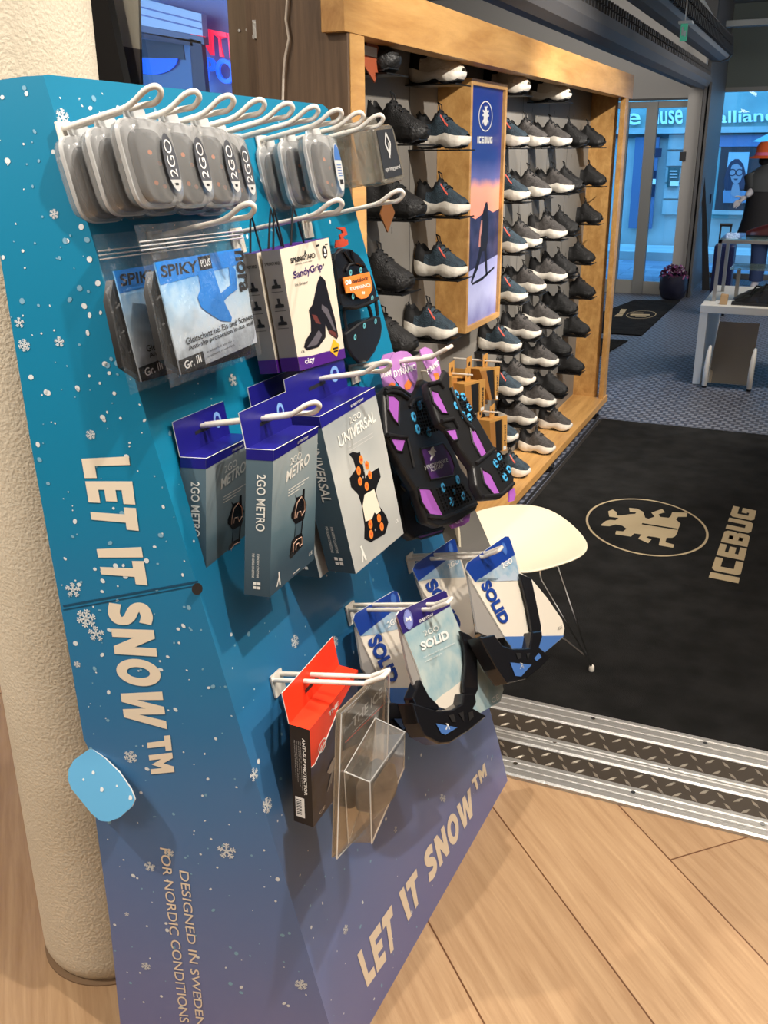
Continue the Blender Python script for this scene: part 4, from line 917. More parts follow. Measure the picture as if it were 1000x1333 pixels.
# ---- clear 2GO cases
FROST = clear('frosted_plastic', (.84, .85, .86), .07, .22, (.80, .80, .79), .15)
FROSTR = clear('frosted_plastic_rim', (.9, .9, .9), .10, .62, (.78, .78, .77), .18)
TINTC = clear('smoky_clear_plastic', (.80, .77, .70), .08, .16, (.62, .58, .5), .12)
DGREY = M('dark_grey_label', srgb(84, 86, 92), .45); INSERT = M('dark_rubber_insert', srgb(40, 42, 47), .6)
def soft_rect(pf, cx, cy, rx, ry, off, n=32, p=.45):
    out = []
    for k in range(n):
        a = 2 * math.pi * k / n; c, s = math.cos(a), math.sin(a)
        out.append(pf(cx + rx * math.copysign(abs(c) ** p, c), cy + ry * math.copysign(abs(s) ** p, s), off))
    return out
def case(label, q4, X_, lab=True, group='clear grip cases on the top hooks'):
    pf = front_of(*q4, X_, X_ + .012)
    r = thing('grip_case', label, 'case', (pf.c[2] + pf.c[3]) / 2, group)
    mb = MB(); R = [(.40, -.036), (.46, -.034), (.49, -.027), (.50, -.021), (.515, -.0205), (.515, -.0175), (.50, -.017), (.485, -.008), (.45, -.001), (.41, .001)]
    mb.loft([soft_rect(pf, .5, .5, a, .5 - (.5 - a) * .62, o) for a, o in R], FROST)
    mb.build('shell', r, sharp=70)
    mb = MB(); mb.loft([soft_rect(pf, .5, .5, a, a2, o, 32) for a, a2, o in [(.505, .503, -.0222), (.52, .512, -.0215), (.52, .512, -.0165), (.505, .503, -.016)]], FROSTR); mb.build('rim', r)
    mb = MB(); mb.loft([soft_rect(pf, .52, .46, a, b, o, 20, .6) for a, b, o in [(.36, .38, -.030), (.42, .43, -.026), (.42, .43, -.014), (.34, .38, -.009)]], INSERT)
    for cx, cy in ((.45, .62), (.62, .5), (.42, .28), (.6, .24)): mb.pell(pf, (cx, cy), .05, .028, ORANGE, -.0082)
    mb.build('rubber_insert', r)
    mb = MB(); mb.prism([pf(a, b, -.018) for a, b in [(.26, .97), (.74, .97), (.72, 1.10), (.66, 1.13), (.34, 1.13), (.28, 1.10)]], -pf.n * .003, FROSTR); mb.build('hang_tab', r)
    if lab:
        mb = MB(); n = 24
        pts = [(.67 + .155 * math.cos(2 * math.pi * k / n), .49 + .33 * math.sin(2 * math.pi * k / n)) for k in range(n)]
        mb.ppoly(pf, pts, DGREY, .0045 + .0015)
        mb.ppoly(pf, [(.54, .30), (.80, .30), (.76, .21), (.70, .165), (.66, .163), (.59, .21)], PAPERGREY, .0065)
        mb.text('2GO', pf, ((.745, .33), (0, .42), (-.17, 0)), WHITE, .0, off=.0068); mb.prect(pf, .63, .235, .71, .262, INK, .0068)
        mb.build('oval_label', r)
    return r
q = Z(90, 110, 6.25)
X0 = at('a0', .125)[0]
base_q = q((455, 245), (825, 275), (990, 985), (665, 1000))
C0 = case('frontmost clear case on the first hook from the left, with upright 2GO label', base_q, X0)
hk = [HK['a%d' % k][0] for k in range(9)]
def case_at(k, L, label, src=C0): return dup(src, (hk[k] - hk[0]) + DN * (L - .125), label)
case_at(0, .078, 'middle clear case of three on the first hook from the left'); case_at(0, .033, 'rearmost clear case of three on the first hook from the left')
case_at(1, .118, 'front clear case on the second hook, with orange studs showing behind its label'); case_at(1, .068, 'middle clear case on the second hook, mostly hidden by the first'); case_at(1, .025, 'rearmost clear case on the second hook')
case_at(2, .112, 'front clear case on the third hook, its label over orange studs'); case_at(2, .062, 'rear clear case on the third hook, behind the labelled one')
case_at(3, .088, 'front clear case on the fourth hook, standing before two empty hooks'); case_at(3, .04, 'rear clear case on the fourth hook, pressed to the blue panel')
# case with a blue and white label on the seventh hook
C6 = case('front clear case on the seventh hook, with an oval blue and white label', base_q, X0, False)
d6 = (hk[6] - hk[0]) + DN * (.118 - .125)
case_at(6, .07, 'middle clear case on the seventh hook, without a label', C6); 
case_at(6, .028, 'rear clear case on the seventh hook, nearest the blue panel', C6)
pf = front_of(*base_q, X0, X0 + .012); mb = MB(); mb.ppoly(pf, [(.68 + .15 * math.cos(2 * math.pi * k / 24), .49 + .36 * math.sin(2 * math.pi * k / 24)) for k in range(24)], PAPERGREY, .006)
mb.ppoly(pf, [(.68 + .14 * math.cos(2 * math.pi * k / 24), max(.60, .49 + .34 * math.sin(2 * math.pi * k / 24))) for k in range(24)], MIDB, .0064)
for i in range(5): mb.prect(pf, .60, .36 + .04 * i, .77, .372 + .04 * i, MIDB, .0064)
mb.prect(pf, .62, .24, .76, .31, INK, .0064); mb.build('oval_label', C6)
C6.location = C6.location + Vector(tuple(d6))
# square clear cases
def sq_case(label, q4, X_, lab=True):
    pf = front_of(*q4, X_, X_ + .012); r = thing('stud_case', label, 'case', (pf.c[2] + pf.c[3]) / 2, 'square clear cases on the right top hooks')
    mb = MB(); mb.loft([soft_rect(pf, .5, .5, a, a, o, 32, .22) for a, o in [(.48, -.042), (.5, -.040), (.5, -.021), (.515, -.021), (.515, -.018), (.5, -.018), (.5, -.003), (.48, 0)]], TINTC); mb.build('shell', r)
    if lab:
        mb = MB(); mb.prism([pf(a, b, .0015) for a, b in [(.12, .10), (.88, .10), (.88, .92), (.12, .92)]], -pf.n * .001, M('black_label', srgb(46, 47, 50), .5)) 
        for s in (0, 1): pass
        o = .0024
        for a0, a1 in (((.5, .86), (.62, .68)), ((.62, .68), (.5, .48)), ((.5, .48), (.38, .68)), ((.38, .68), (.5, .86))):
            p0, p1 = pf(*a0, o), pf(*a1, o); w = unit(np.cross(p1 - p0, pf.n)) * .0022; mb.poly([p0 - w, p1 - w, p1 + w, p0 + w], PAPERGREY)
        mb.ppoly(pf, [(.52, .70), (.56, .66), (.48, .42), (.44, .44)], PAPERGREY, o)
        mb.text('springyard', pf, ((.18, .20), (.64, 0), (0, .09)), PAPERGREY, .01, off=o); mb.build('label_card', r)
    mb = MB(); 
    for b in (.3, .68): mb.prism([pf(-.02, b - .06, -.012), pf(-.02, b + .06, -.012), pf(-.02, b + .06, -.03), pf(-.02, b - .06, -.03)], -np.array([0, .004, 0]), TINTC)
    mb.build('clasp', r)
    mb = MB(); mb.prism([pf(a, b, -.022) for a, b in [(.2, 1.0), (.8, 1.0), (.76, 1.16), (.24, 1.16)]], -pf.n * .003, TINTC); mb.build('hang_tab', r)
    return r
q = Z(300, 80, 3.846)
S8 = sq_case('square clear case with black diamond label on the last top hook', q((712, 322), (812, 312), (880, 590), (762, 622)), at('a8', .10)[0])
S7 = sq_case('square clear case without a label, between the round-ended cases and the black-labelled one', q((712, 322), (812, 312), (880, 590), (762, 622)), at('a8', .10)[0], False)
S7.location = S7.location + Vector(tuple((hk[7] - hk[8]) - DN * .012))

# ---- resealable bags with ice grips
BAGP = clear('clear_bag_film', (.98, .985, .985), .03, .02, (.85, .85, .85), .07, (28, .9)); BAGC = grad_mat('snow_photo_card', [(0, srgb(150, 156, 166)), (.22, srgb(206, 216, 226)), (.55, srgb(176, 206, 230)), (.78, srgb(110, 170, 222)), (1, srgb(60, 140, 214))], 2, 0, .155, .5, .22, 60)
BAGBLUE = M('bag_blue_print', srgb(34, 124, 208), .5)
q = Z(120, 260, 2.941)
Xb_ = at('bag', .075)[0] + .02
BAGQ = q((160, 95), (560, 60), (650, 600), (290, 700))
def bag(label):
    X1 = Xb_
    pf = Patch(onx(q((300, 722))[0], X1 + .02), onx(q((650, 590))[0], X1 + .02), onx(q((560, 65))[0], X1 - .015), onx(q((160, 98))[0], X1 - .015))
    r = thing('grip_bag', label, 'bag', (pf.c[2] + pf.c[3]) / 2, 'resealable bags of ice grips')
    n = 14; rows_ = []
    for i in range(n + 1):
        t_ = i / n; row = []
        for j in range(n + 1):
            s_ = j / n; puff = .020 * math.sin(math.pi * s_) ** .6 * min(1, (1 - t_) * 4) * (math.sin(math.pi * min(1, t_ * 1.25 + .0)) ** .5 if t_ < .8 else 0) + .0022 * math.sin(31 * s_ + 9 * t_) * math.sin(23 * t_ + 4 * s_)
            row.append(pf(s_, t_, puff))
        rows_.append(row)
    mb = MB(); mb.loft(rows_, BAGP, cap=False, closed=False); mb.loft([[pf(j / n, i / n, -.014 * math.sin(math.pi * j / n) * min(1, (1 - i / n) * 4)) for j in range(n + 1)] for i in range(n + 1)], BAGP, cap=False, closed=False); mb.build('bag_film', r)
    mb = MB()
    for t_ in (.85, .875, .90): mb.tube([pf(s_ / 12, t_, .003) for s_ in range(13)], .0011, FROSTR, 6)
    mb.build('zip_seal', r)
    pc = Patch(pf(.10, .06, .004), pf(.93, .10, .006), pf(.94, .78, .004), pf(.08, .77, .004))
    mb = MB(); z0 = pc.c[0][2] - r.location[2]
    mb.prism(pc.c, -pc.n * .002, BAGC); 
    mb.ppoly(pc, [(0, .80), (.95, .84), (1, 1), (0, 1)], BAGBLUE)
    mb.text('SPIKY', pc, ((.03, .86), (.40, -.01), (.01, .105)), INK, .025, off=.0008)
    mb.prect(pc, .455, .855, .60, .985, INK, .0008); mb.text('PLUS', pc, ((.475, .885), (.11, 0), (0, .07)), WHITE, .01, off=.0012)
    mb.text('nora', pc, ((.90, .98), (-.02, -.42), (.12, -.01)), INK, .03, off=.001)
    mb.ppoly(pc, [(.42, .83), (.60, .86), (.64, .60), (.78, .66), (.80, .86), (.88, .80), (.86, .60), (.74, .56), (.66, .52), (.72, .34), (.70, .30), (.58, .34), (.46, .44), (.38, .52), (.36, .62), (.42, .70)], BAGBLUE, .0007)
    mb.text('Gleitschutz bei Eis und Schnee', pc, ((.13, .235), (.86, .02), (-.005, .06)), INK, .008, off=.001)
    mb.text('Anti-slip protection in ice and', pc, ((.14, .165), (.84, .02), (-.005, .06)), INK, .008, off=.001)
    mb.prect(pc, 0, .0, .29, .13, INK, .0008); mb.text('Gr. III', pc, ((.05, .03), (.20, .01), (0, .075)), WHITE, .012, off=.0012)
    for k in range(2): mb.text('in schwarz d. anti-slip s.', pc, ((.33, .09 - .045 * k), (.36, .01), (0, .028)), INK, .0, off=.001)
    o = mb.build('printed_card', r)
    mb = MB(); mb.prism([pf(a, b, -.004) for a, b in [(.03, .18), (.18, .05), (.9, .02), (.96, .2), (.9, .5), (.10, .72), (.04, .6)]], -pf.n * .012, BLACK, smooth=True); mb.build('rubber_grip', r)
    return r
B1 = bag('front resealable bag with blue SPIKY PLUS card on the left middle hook')
for lo_n in BAGC.node_tree.nodes:
    if lo_n.type == 'MAP_RANGE': lo_n.inputs['From Min'].default_value = -.175; lo_n.inputs['From Max'].default_value = -.03
dup(B1, -DN * .058 - DU * .012, 'rear resealable bag half hidden behind the front SPIKY PLUS bag')

# ---- SandyGrip cartons
SHOEB = M('shoe_print_black', srgb(22, 20, 26), .35); SHOEG = M('shoe_print_grey', srgb(96, 92, 100), .4); SHOER = M('shoe_print_maroon', srgb(104, 52, 48), .4)
def sandy(label):
    X1 = at('sandy', .115)[0] + .02
    pf = front_of(*q((718, 190), (905, 145), (970, 605), (795, 655)), X1, X1)
    r = thing('grip_carton', label, 'carton', (pf.c[2] + pf.c[3]) / 2, 'white and violet ice gripper cartons')
    D = np.array([-.032, 0, -.004]); mb = MB(); ps = bent(pf, D, mb, CREAM, GREYCARD, PURP)
    mb.ppoly(pf, [(0, 0), (1, 0), (1, .085), (.6, .10), (.25, .10), (0, .12)], PURP); mb.prect(ps, 0, 0, 1, .12, PURP)
    mb.text('city', pf, ((.12, .03), (.2, 0), (0, .06)), WHITE, .02, off=.0008)
    mb.text('SPRINGYARD', pf, ((.16, .875), (.50, 0), (0, .04)), INK, .03); mb.ppoly(pf, [(.44, .915), (.49, .915), (.47, .955)], INK); mb.text('100% non-slip', pf, ((.24, .85), (.34, 0), (0, .014)), INK)
    mb.text('SandyGrip', pf, ((.17, .735), (.60, .02), (0, .075)), M('violet_ink', srgb(64, 34, 104), .5), .02); mb.pell(pf, (.80, .805), .014, .009, INK)
    mb.text('Ice Gripper', pf, ((.17, .685), (.26, .0), (0, .03)), INK, .0)
    mb.pell(pf, (.87, .90), .055, .05, INK); mb.pell(pf, (.87, .91), .018, .018, WHITE, .0009); mb.prect(pf, .84, .87, .90, .885, WHITE, .0009)
    mb.prect(pf, .70, .955, .78, .968, INK); mb.prect(pf, .9, .95, .96, .96, INK)
    mb.ppoly(pf, [(.62, .68), (.70, .73), (.79, .68), (.83, .52), (.88, .36), (.90, .20), (.86, .18), (.72, .24), (.66, .33), (.62, .22), (.44, .155), (.20, .155), (.15, .19), (.20, .24), (.34, .30), (.37, .40), (.36, .48), (.46, .52)], SHOEB, .0006)
    mb.ppoly(pf, [(.64, .50), (.76, .45), (.86, .25), (.82, .26), (.70, .40), (.62, .46)], SHOEG, .0009); mb.ppoly(pf, [(.40, .44), (.50, .42), (.56, .34), (.46, .36)], SHOER, .0009); mb.ppoly(pf, [(.70, .25), (.86, .19), (.86, .235), (.72, .28)], SHOER, .0009); mb.ppoly(pf, [(.2, .18), (.42, .18), (.55, .25), (.5, .3), (.36, .24)], SHOEG, .0009)
    mb.ppoly(pf, [(.78, .19), (.90, .125), (.80, .03), (.67, .095)], YELLOW, .001); mb.prect(pf, .73, .10, .85, .115, INK, .0013); mb.prect(pf, .74, .075, .84, .09, INK, .0013); mb.text('CE', pf, ((.08, .145), (.07, 0), (0, .02)), INK)
    for b in (.70, .545, .40):
        mb.ppoly(ps, [(.25, b), (.75, b), (.75, b + .025), (.6, b + .03), (.56, b + .075), (.42, b + .075), (.44, b + .03), (.28, b + .025)], INK); mb.prect(ps, .2, b - .03, .8, b - .026, INK)
    mb.text('SPRINGYARD', ps, ((.1, .885), (.8, 0), (0, .025)), INK, .02); mb.build('carton', r)
    for a, b in ((.08, .22), (.42, .62)):
        mb = MB()
        p0, p1 = pf(a, 1, -.018), pf(b, 1, -.012); hk_ = at('sandy', .10); top = np.array([p0[0], (p0[1] + p1[1]) / 2 - .004, p0[2] + .055])
        mb.tube([p0 - [0, 0, .004], p0 * .35 + top * .65, top, p1 * .35 + top * .65, p1 - [0, 0, .004]], .0016, INK, 6); mb.build('hanging_cord', r)
    mb = MB(); p0 = pf(.55, 0, -.012); mb.tube([p0 + [0, 0, .004], p0 + [.004, .012, -.012], p0 + [.004, .0, -.024], p0 + [.002, -.008, -.030]], .003, RED, 8); mb.tube([p0 + [0, .03, .004], p0 + [.004, .045, -.012], p0 + [0, .02, -.03]], .0014, INK, 6); mb.build('pull_loop', r)
    return r
SG = sandy('front cream and violet SandyGrip carton with a printed black shoe')
dup(SG, np.array([-.037, -.004, -.006]), 'rear SandyGrip carton showing only its grey side strip')

# ---- black outdoor grip with orange tag
q = Z(400, 290, 7.017)
STUDC2 = M('stud_core', srgb(40, 60, 70), .3, .6)
OPL = Plane(at('oe', .035) , (math.cos(.2), 0, math.sin(.2)))
r = thing('ice_grip', 'glossy black ice grip with teal studs and an orange round tag', 'ice grip', OPL(q((470, 600))[0]))
mb = MB()
mb.prism([OPL(v, .012) for v in q((245, 335), (258, 275), (318, 228), (400, 238), (475, 292), (522, 352), (560, 430), (600, 505), (640, 640), (636, 700), (560, 768), (440, 790), (330, 800), (306, 720), (290, 600), (262, 430))], -OPL.n * .022, BLACKG)
mb.build('heel_cup', r, bevel=.003)
mb = MB()
for a, c in [((330, 255), (420, 385)), ((400, 250), (430, 380))]: mb.tube([OPL(v, .014) for v in q(a, c)], .003, BLACKG, 6)
mb.tube([OPL(v, .014) for v in q((350, 440), (380, 385), (440, 365), (500, 385), (520, 400))], .0028, BLACKG, 6)
mb.tube([OPL(v, .014) for v in q((310, 770), (440, 775), (560, 735), (640, 690))], .004, BLACKG, 6); mb.build('rib', r)
mb = MB(); mb.prism([OPL(v, .016) for v in q((342, 1010), (480, 905), (610, 855), (672, 852), (690, 955), (678, 1050), (625, 1180), (560, 1268), (480, 1285), (420, 1225), (372, 1140))], -OPL.n * .026, BLACKG); mb.build('toe_cup', r, bevel=.004)
for a, c in [((560, 760), (590, 860)), ((625, 690), (645, 850)), ((330, 800), (360, 1000))]:
    mb = MB(); mb.tube([OPL(v, .006) for v in q(a, c)], .0035, BLACKG, 6); mb.build('link_strap', r)
for x, y in [(398, 455), (490, 432), (420, 672), (595, 690), (523, 940), (625, 900), (438, 1045)]:
    mb = MB(); c = OPL(q((x, y))[0], .017); e1 = np.array([0, .0055, 0]); mb.ring(c, e1, (0, 0, .0055), .45, TEALSTUD, 18); mb.ell(c + OPL.n * -.0003, e1 * .5, (0, 0, .0028), STUDC2, 10); mb.build('stud', r)
mb = MB(); mb.prism([OPL(v, .021) for v in q((328, 502), (570, 448), (597, 588), (580, 640), (545, 685), (500, 695), (455, 675), (425, 632), (360, 645))], -OPL.n * .002, ORANGE)
pa = Patch(*[OPL(v, .0215) for v in q((350, 575), (560, 525), (550, 475), (342, 520))]); mb.text('outdoor', pa, ((.28, .1), (.72, 0), (0, .75)), INK, .01); mb.text('oe', pa, ((0, .05), (.24, 0), (0, .85)), WHITE, .03)
pa = Patch(*[OPL(v, .0215) for v in q((385, 628), (590, 580), (580, 540), (375, 585))]); mb.text('EXPERIENCE', pa, ((.05, .1), (.9, 0), (0, .7)), WHITE, .02)
for x, y in ((505, 640), (520, 640)): mb.ell(OPL(q((x, y))[0], .022), (0, .003, 0), (0, 0, .003), WHITE, 12)
mb.build('round_tag', r)
mb = MB(); RB = M('rust_red_band', srgb(176, 62, 36), .5)
mb.prism([OPL(v, .004) for v in q((270, 45), (345, 40), (372, 105), (328, 130), (340, 150), (372, 152), (378, 200), (320, 225), (262, 228), (268, 160), (310, 150), (298, 110), (330, 90), (320, 70))], -OPL.n * .003, RB); mb.build('hanging_band', r)

# ---- METRO and UNIVERSAL cartons
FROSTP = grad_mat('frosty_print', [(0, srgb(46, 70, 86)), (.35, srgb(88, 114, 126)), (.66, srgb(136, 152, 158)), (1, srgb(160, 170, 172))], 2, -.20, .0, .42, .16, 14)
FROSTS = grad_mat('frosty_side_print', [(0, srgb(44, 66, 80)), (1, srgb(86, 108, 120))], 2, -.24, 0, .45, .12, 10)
UNIP = grad_mat('pale_frost_print', [(0, srgb(196, 192, 182)), (.35, srgb(166, 168, 166)), (.65, srgb(186, 188, 184)), (1, srgb(150, 156, 158))], 2, -.36, 0, .42, .3, 7)
LOGOW = M('logo_white', srgb(226, 226, 220), .5)
def hang_carton(name, label, grp, q4, tabq, X1, X2, depth, title, frontm, art, sizes):
    pf = front_of(*q4, X1, X2); r = thing(name, label, 'carton', (pf.c[2] + pf.c[3]) / 2, grp)
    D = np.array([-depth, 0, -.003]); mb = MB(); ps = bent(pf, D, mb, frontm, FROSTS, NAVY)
    mb.ppoly(pf, [(0, .93), (1, .95), (1, 1), (0, 1)], NAVY); mb.ppoly(ps, [(0, .93), (1, .93), (1, 1), (0, 1)], NAVY)
    a, b = pf(0, 1, .0006), pf(1, 1, .0006)
    mb.tube([a + D, a, b], .0006, LOGOW, 4)
    mb.text('EVERYDAY', pf, ((.52, .955), (.24, .004), (0, .016)), LOGOW, .01, off=.001)
    for t_, p0, ex, ey, bo, sh in title: mb.text(t_, pf, (p0, ex, ey), LOGOW, bo, sh, off=.001)
    mb.text(sizes, ps, ((.42, .84), (0, -.38), (.34, 0)), LOGOW, .01, off=.0008)
    for k in range(2): mb.text('FOR NORDIC CONDITIONS', ps, ((.30 + .18 * k, .30), (0, -.17), (.09, 0)), LOGOW, .0, off=.0008)
    for k in range(2): mb.prect(ps, .36, .05 + .03 * k, .48, .07 + .03 * k, LOGOW, .0008); mb.prect(ps, .52, .05 + .03 * k, .64, .07 + .03 * k, LOGOW, .0008)
    mb.ppoly(pf, [(.13, .035), (.155, .035), (.18, .075), (.20, .03), (.225, .03), (.205, .09), (.19, .135), (.165, .135), (.175, .10)], LOGOW, .0008)
    art(mb, pf); mb.build('carton', r)
    # rear hang tab
    mb = MB(); lt, rt = pf.c[3] + D, pf.c[2] + D; W_ = rt - lt; H_ = np.array([-.008, 0, tabq])
    pt = Patch(lt, rt, rt + H_, lt + H_); mb.prism(pt.c, -pt.n * .0015, NAVY, LOGOW)
    mb.pell(pt, (.80, .55), .075, .24, M('pale_blue_disc', srgb(120, 160, 215), .4), .0006); mb.pell(pt, (.80, .55), .04, .13, NAVY, .0009, 12); mb.prect(pt, .34, .40, .62, .50, INK, .0006)
    mb.build('hang_tab', r); return r
zz = Z(220, 480, 3.125)
def metro_art(mb, pf):
    P_ = Plane(pf.c[3], pf.n); T = lambda o, *pts: [P_(v, o) for v in zz(*pts)]
    for k in range(3): mb.prect(pf, .34, .668 - .02 * k, .80 - .1 * k, .674 - .02 * k, LOGOW, .0006)
    GL = M('grip_outline', srgb(196, 160, 140), .4)
    mb.poly(T(.0006, (513, 512), (520, 524), (543, 514), (545, 490), (553, 488), (552, 528), (560, 555), (552, 600), (546, 622), (541, 668), (546, 690), (546, 718), (522, 745), (496, 774), (490, 762), (500, 700), (510, 688), (515, 632), (498, 606), (498, 590), (518, 532)), BLACKG)
    mb.poly(T(.0009, (515, 634), (541, 618), (536, 668), (513, 684)), FROSTS)
    mb.tube(T(.0011, (512, 610), (514, 585), (522, 545), (540, 520), (552, 540), (553, 575), (540, 598), (536, 580), (524, 584), (520, 606)), .0007, GL, 4)
    mb.tube(T(.0011, (505, 745), (508, 712), (520, 695), (540, 684), (542, 712), (532, 722), (528, 708), (518, 716), (516, 738)), .0007, GL, 4)
    mb.text('CE', pf, ((.86, .06), (.08, .005), (0, .025)), LOGOW, 0, off=.0008)
    mb.prect(pf, .50, .025, .66, .03, LOGOW, .0006)
X1 = at('metro', .12)[0] + .043
MF = hang_carton('grip_carton', 'front METRO carton in blue-grey with a small black grip printed on it', 'blue-topped hanging cartons',
    [(356, 586), (414, 554.6), (408.8, 728), (351, 777.6)], .050, X1, X1 - .02, .043,
    [('2GO', (.36, .835), (.25, .008), (0, .05), 0, 0), ('METRO', (.28, .735), (.52, .04), (0, .075), .02, .1)], FROSTP, metro_art, '2GO METRO')
dl = at('metro', .012) - at('metro', .12)
dup(MF, dl + np.array([0, -.01, .0]), 'rear METRO carton, left of and partly behind the front METRO carton')
def uni_art(mb, pf):
    for k in range(2): mb.prect(pf, .32 + .03 * k, .735 - .022 * k, .80, .739 - .022 * k, PAPERGREY, .0006)
    P_ = Plane(pf.c[3], pf.n); T = lambda o, *pts: [P_(v, o) for v in zz(*pts)]
    mb.poly(T(.0006, (733, 347), (748, 338), (768, 342), (786, 334), (794, 304), (811, 310), (805, 348), (820, 368), (850, 384), (862, 440), (850, 468), (842, 498), (856, 558), (884, 598), (893, 626), (880, 672), (822, 706), (795, 692), (796, 640), (786, 562), (770, 512), (741, 482), (735, 445), (760, 408), (750, 370)), BLACKG)
    mb.poly(T(.0009, (796, 512), (835, 490), (862, 578), (846, 592), (836, 584), (826, 612), (800, 622), (788, 560)), CREAM)
    e1 = np.array([0, .0075, 0]); e2 = np.cross(P_.n, e1)
    for v in zz((782, 370), (806, 393), (772, 415), (818, 432), (778, 458), (805, 478), (855, 608), (820, 632), (866, 642), (823, 673)): mb.ell(P_(v, .001), e1, e2, ORANGE, 14); mb.ell(P_(v, .0013), e1 * .35, e2 * .35, RED, 8)
    for v in zz((795, 415), (800, 440), (795, 380), (840, 655), (790, 440)): mb.ell(P_(v, .001), e1 * .3, e2 * .3, GREYCARD, 8)
    mb.text('CE', pf, ((.88, .10), (.06, .004), (0, .02)), WHITE, 0, off=.0008)
X1 = at('uni', .085)[0] + .05
UF = hang_carton('grip_carton', 'large pale UNIVERSAL carton with a black stud plate and orange dots', 'blue-topped hanging cartons',
    zz((610, 195), (835, 75), (955, 670), (760, 835)), .055, X1, X1 + .055, .05,
    [('2GO', (.44, .865), (.22, .004), (0, .04), 0, 0), ('UNIVERSAL', (.20, .765), (.70, .03), (0, .07), .02, .08)], UNIP, uni_art, 'UNIVERSAL')
dup(UF, at('uni', .02) - at('uni', .085) + np.array([-.0, -.004, -.004]), 'rear UNIVERSAL carton, only its dark side edge showing behind the front one')

# ---- DYNAMIC grips on lilac cards
q = Z(380, 440, 3.333)
DARKP = M('dark_violet_label', srgb(72, 34, 98), .45); STUDC = M('stud_bolt', srgb(30, 60, 90), .3, .5)
def rubber(r, P_, outline, th=.02, name='rubber_sole', off=.0):
    mb = MB(); mb.prism([P_(v, off) for v in q(*outline)], -P_.n * th, BLACK, smooth=False); return mb.build(name, r, bevel=.006, bseg=3)
def studs(r, P_, pts, rad, off):
    e1 = unit(np.cross([0, 0, 1], P_.n)); e2 = np.cross(P_.n, e1)
    for x, y in pts:
        mb = MB(); c = P_(q((x, y))[0], off)
        rings = [[c + P_.n * h + (e1 * math.cos(2 * math.pi * k / 16) + e2 * math.sin(2 * math.pi * k / 16)) * w for k in range(16)] for w, h in ((rad, 0), (rad, .0012), (rad * .85, .0018), (rad * .45, .0018))]
        mb.loft(rings, STUD); mb.ell(c + P_.n * .0021, e1 * rad * .42, e2 * rad * .42, STUDC, 12); mb.build('stud', r)
def windows(r, P_, polys, mat=ORCH, off=.0006, name='card_window', inset=True):
    for pg in polys:
        mb = MB(); pp = [P_(v, off) for v in q(*pg)]; mb.poly(pp, mat); mb.tube(pp + [pp[0]], .0022, BLACK, 6); mb.build(name, r)
def dyn_card(r, P_, outline, txt, orange):
    mb = MB(); mb.prism([P_(v, -.004) for v in q(*outline)], -P_.n * .002, LILAC)
    if txt: mb.text('DYNAMIC', Patch(*[P_(v, -.003) for v in q(*txt)]), None, WHITE, .03, off=0)
    if txt:
        (a, b_, c_, d_) = txt; mb.text('2GO', Patch(*[P_(v, -.003) for v in q((a[0] + 25, a[1] - 36), (b_[0] - 30, b_[1] - 24), (c_[0] - 30, c_[1] - 22), (d_[0] + 25, d_[1] - 34))]), None, WHITE, .0, off=0)
    if orange: mb.poly([P_(v, -.003) for v in q(*orange)], ORANGE)
    mb.build('header_card', r)
def tread(r, P_, quad, nx, ny, off):
    pa = Patch(*[P_(v, off) for v in q(*quad)]); mb = MB()
    for i in range(nx):
        for j in range(ny):
            c = pa((i + .5) / nx, (j + .5) / ny); w = .0022; mb.box(c - w, c + w, BLACK)
    mb.build('tread_pattern', r)
G = 'dynamic ice grips on lilac cards'
PD1 = Plane(at('dyn', .10) + [.012, 0, 0], (math.cos(.30), 0, math.sin(.30)))
PD0 = Plane(at('dyn', .045), (math.cos(.30), 0, math.sin(.30))); PD2 = Plane(at('dyn', .15) + [.0, 0, 0], (math.cos(.50), -.12, math.sin(.50)))
D0 = thing('dynamic_ice_grip', 'rear black DYNAMIC grip mostly hidden behind the centre one', 'ice grip', PD0(q((450, 500))[0]), G)
dyn_card(D0, PD0, ((378, 118), (400, 72), (440, 60), (470, 70), (480, 140), (440, 215), (400, 215)), ((388, 175), (445, 160), (440, 132), (384, 148)), ((418, 205), (435, 190), (450, 200), (440, 218)))
rubber(D0, PD0, ((368, 240), (402, 212), (450, 250), (520, 500), (600, 700), (665, 800), (660, 832), (620, 856), (530, 876), (495, 850), (470, 700), (430, 560), (385, 330)))
windows(D0, PD0, [((470, 572), (500, 600), (522, 655), (490, 662), (472, 640)), ((385, 255), (400, 255), (410, 320), (392, 320))], DARKP, .001)
windows(D0, PD0, [((535, 862), (660, 826), (655, 842), (560, 872))], ORCH, .001, 'lower_tag'); studs(D0, PD0, [(527, 713), (547, 780)], .010, .001)
D1 = thing('dynamic_ice_grip', 'centre black DYNAMIC grip with violet label, blue studs and lilac card', 'ice grip', PD1(q((600, 500))[0]), G)
dyn_card(D1, PD1, ((428, 95), (440, 66), (470, 56), (500, 58), (522, 75), (540, 110), (546, 165), (538, 200), (520, 242), (475, 215), (440, 170)), ((445, 172), (540, 138), (534, 112), (440, 142)), ((488, 205), (505, 180), (525, 195), (512, 224), (495, 226)))
rubber(D1, PD1, ((402, 240), (428, 206), (472, 214), (520, 246), (552, 200), (575, 178), (612, 192), (640, 330), (720, 400), (735, 440), (702, 470), (735, 560), (772, 612), (812, 682), (806, 745), (720, 800), (640, 822), (588, 802), (540, 660), (478, 560), (448, 500), (414, 430)))
mb = MB()
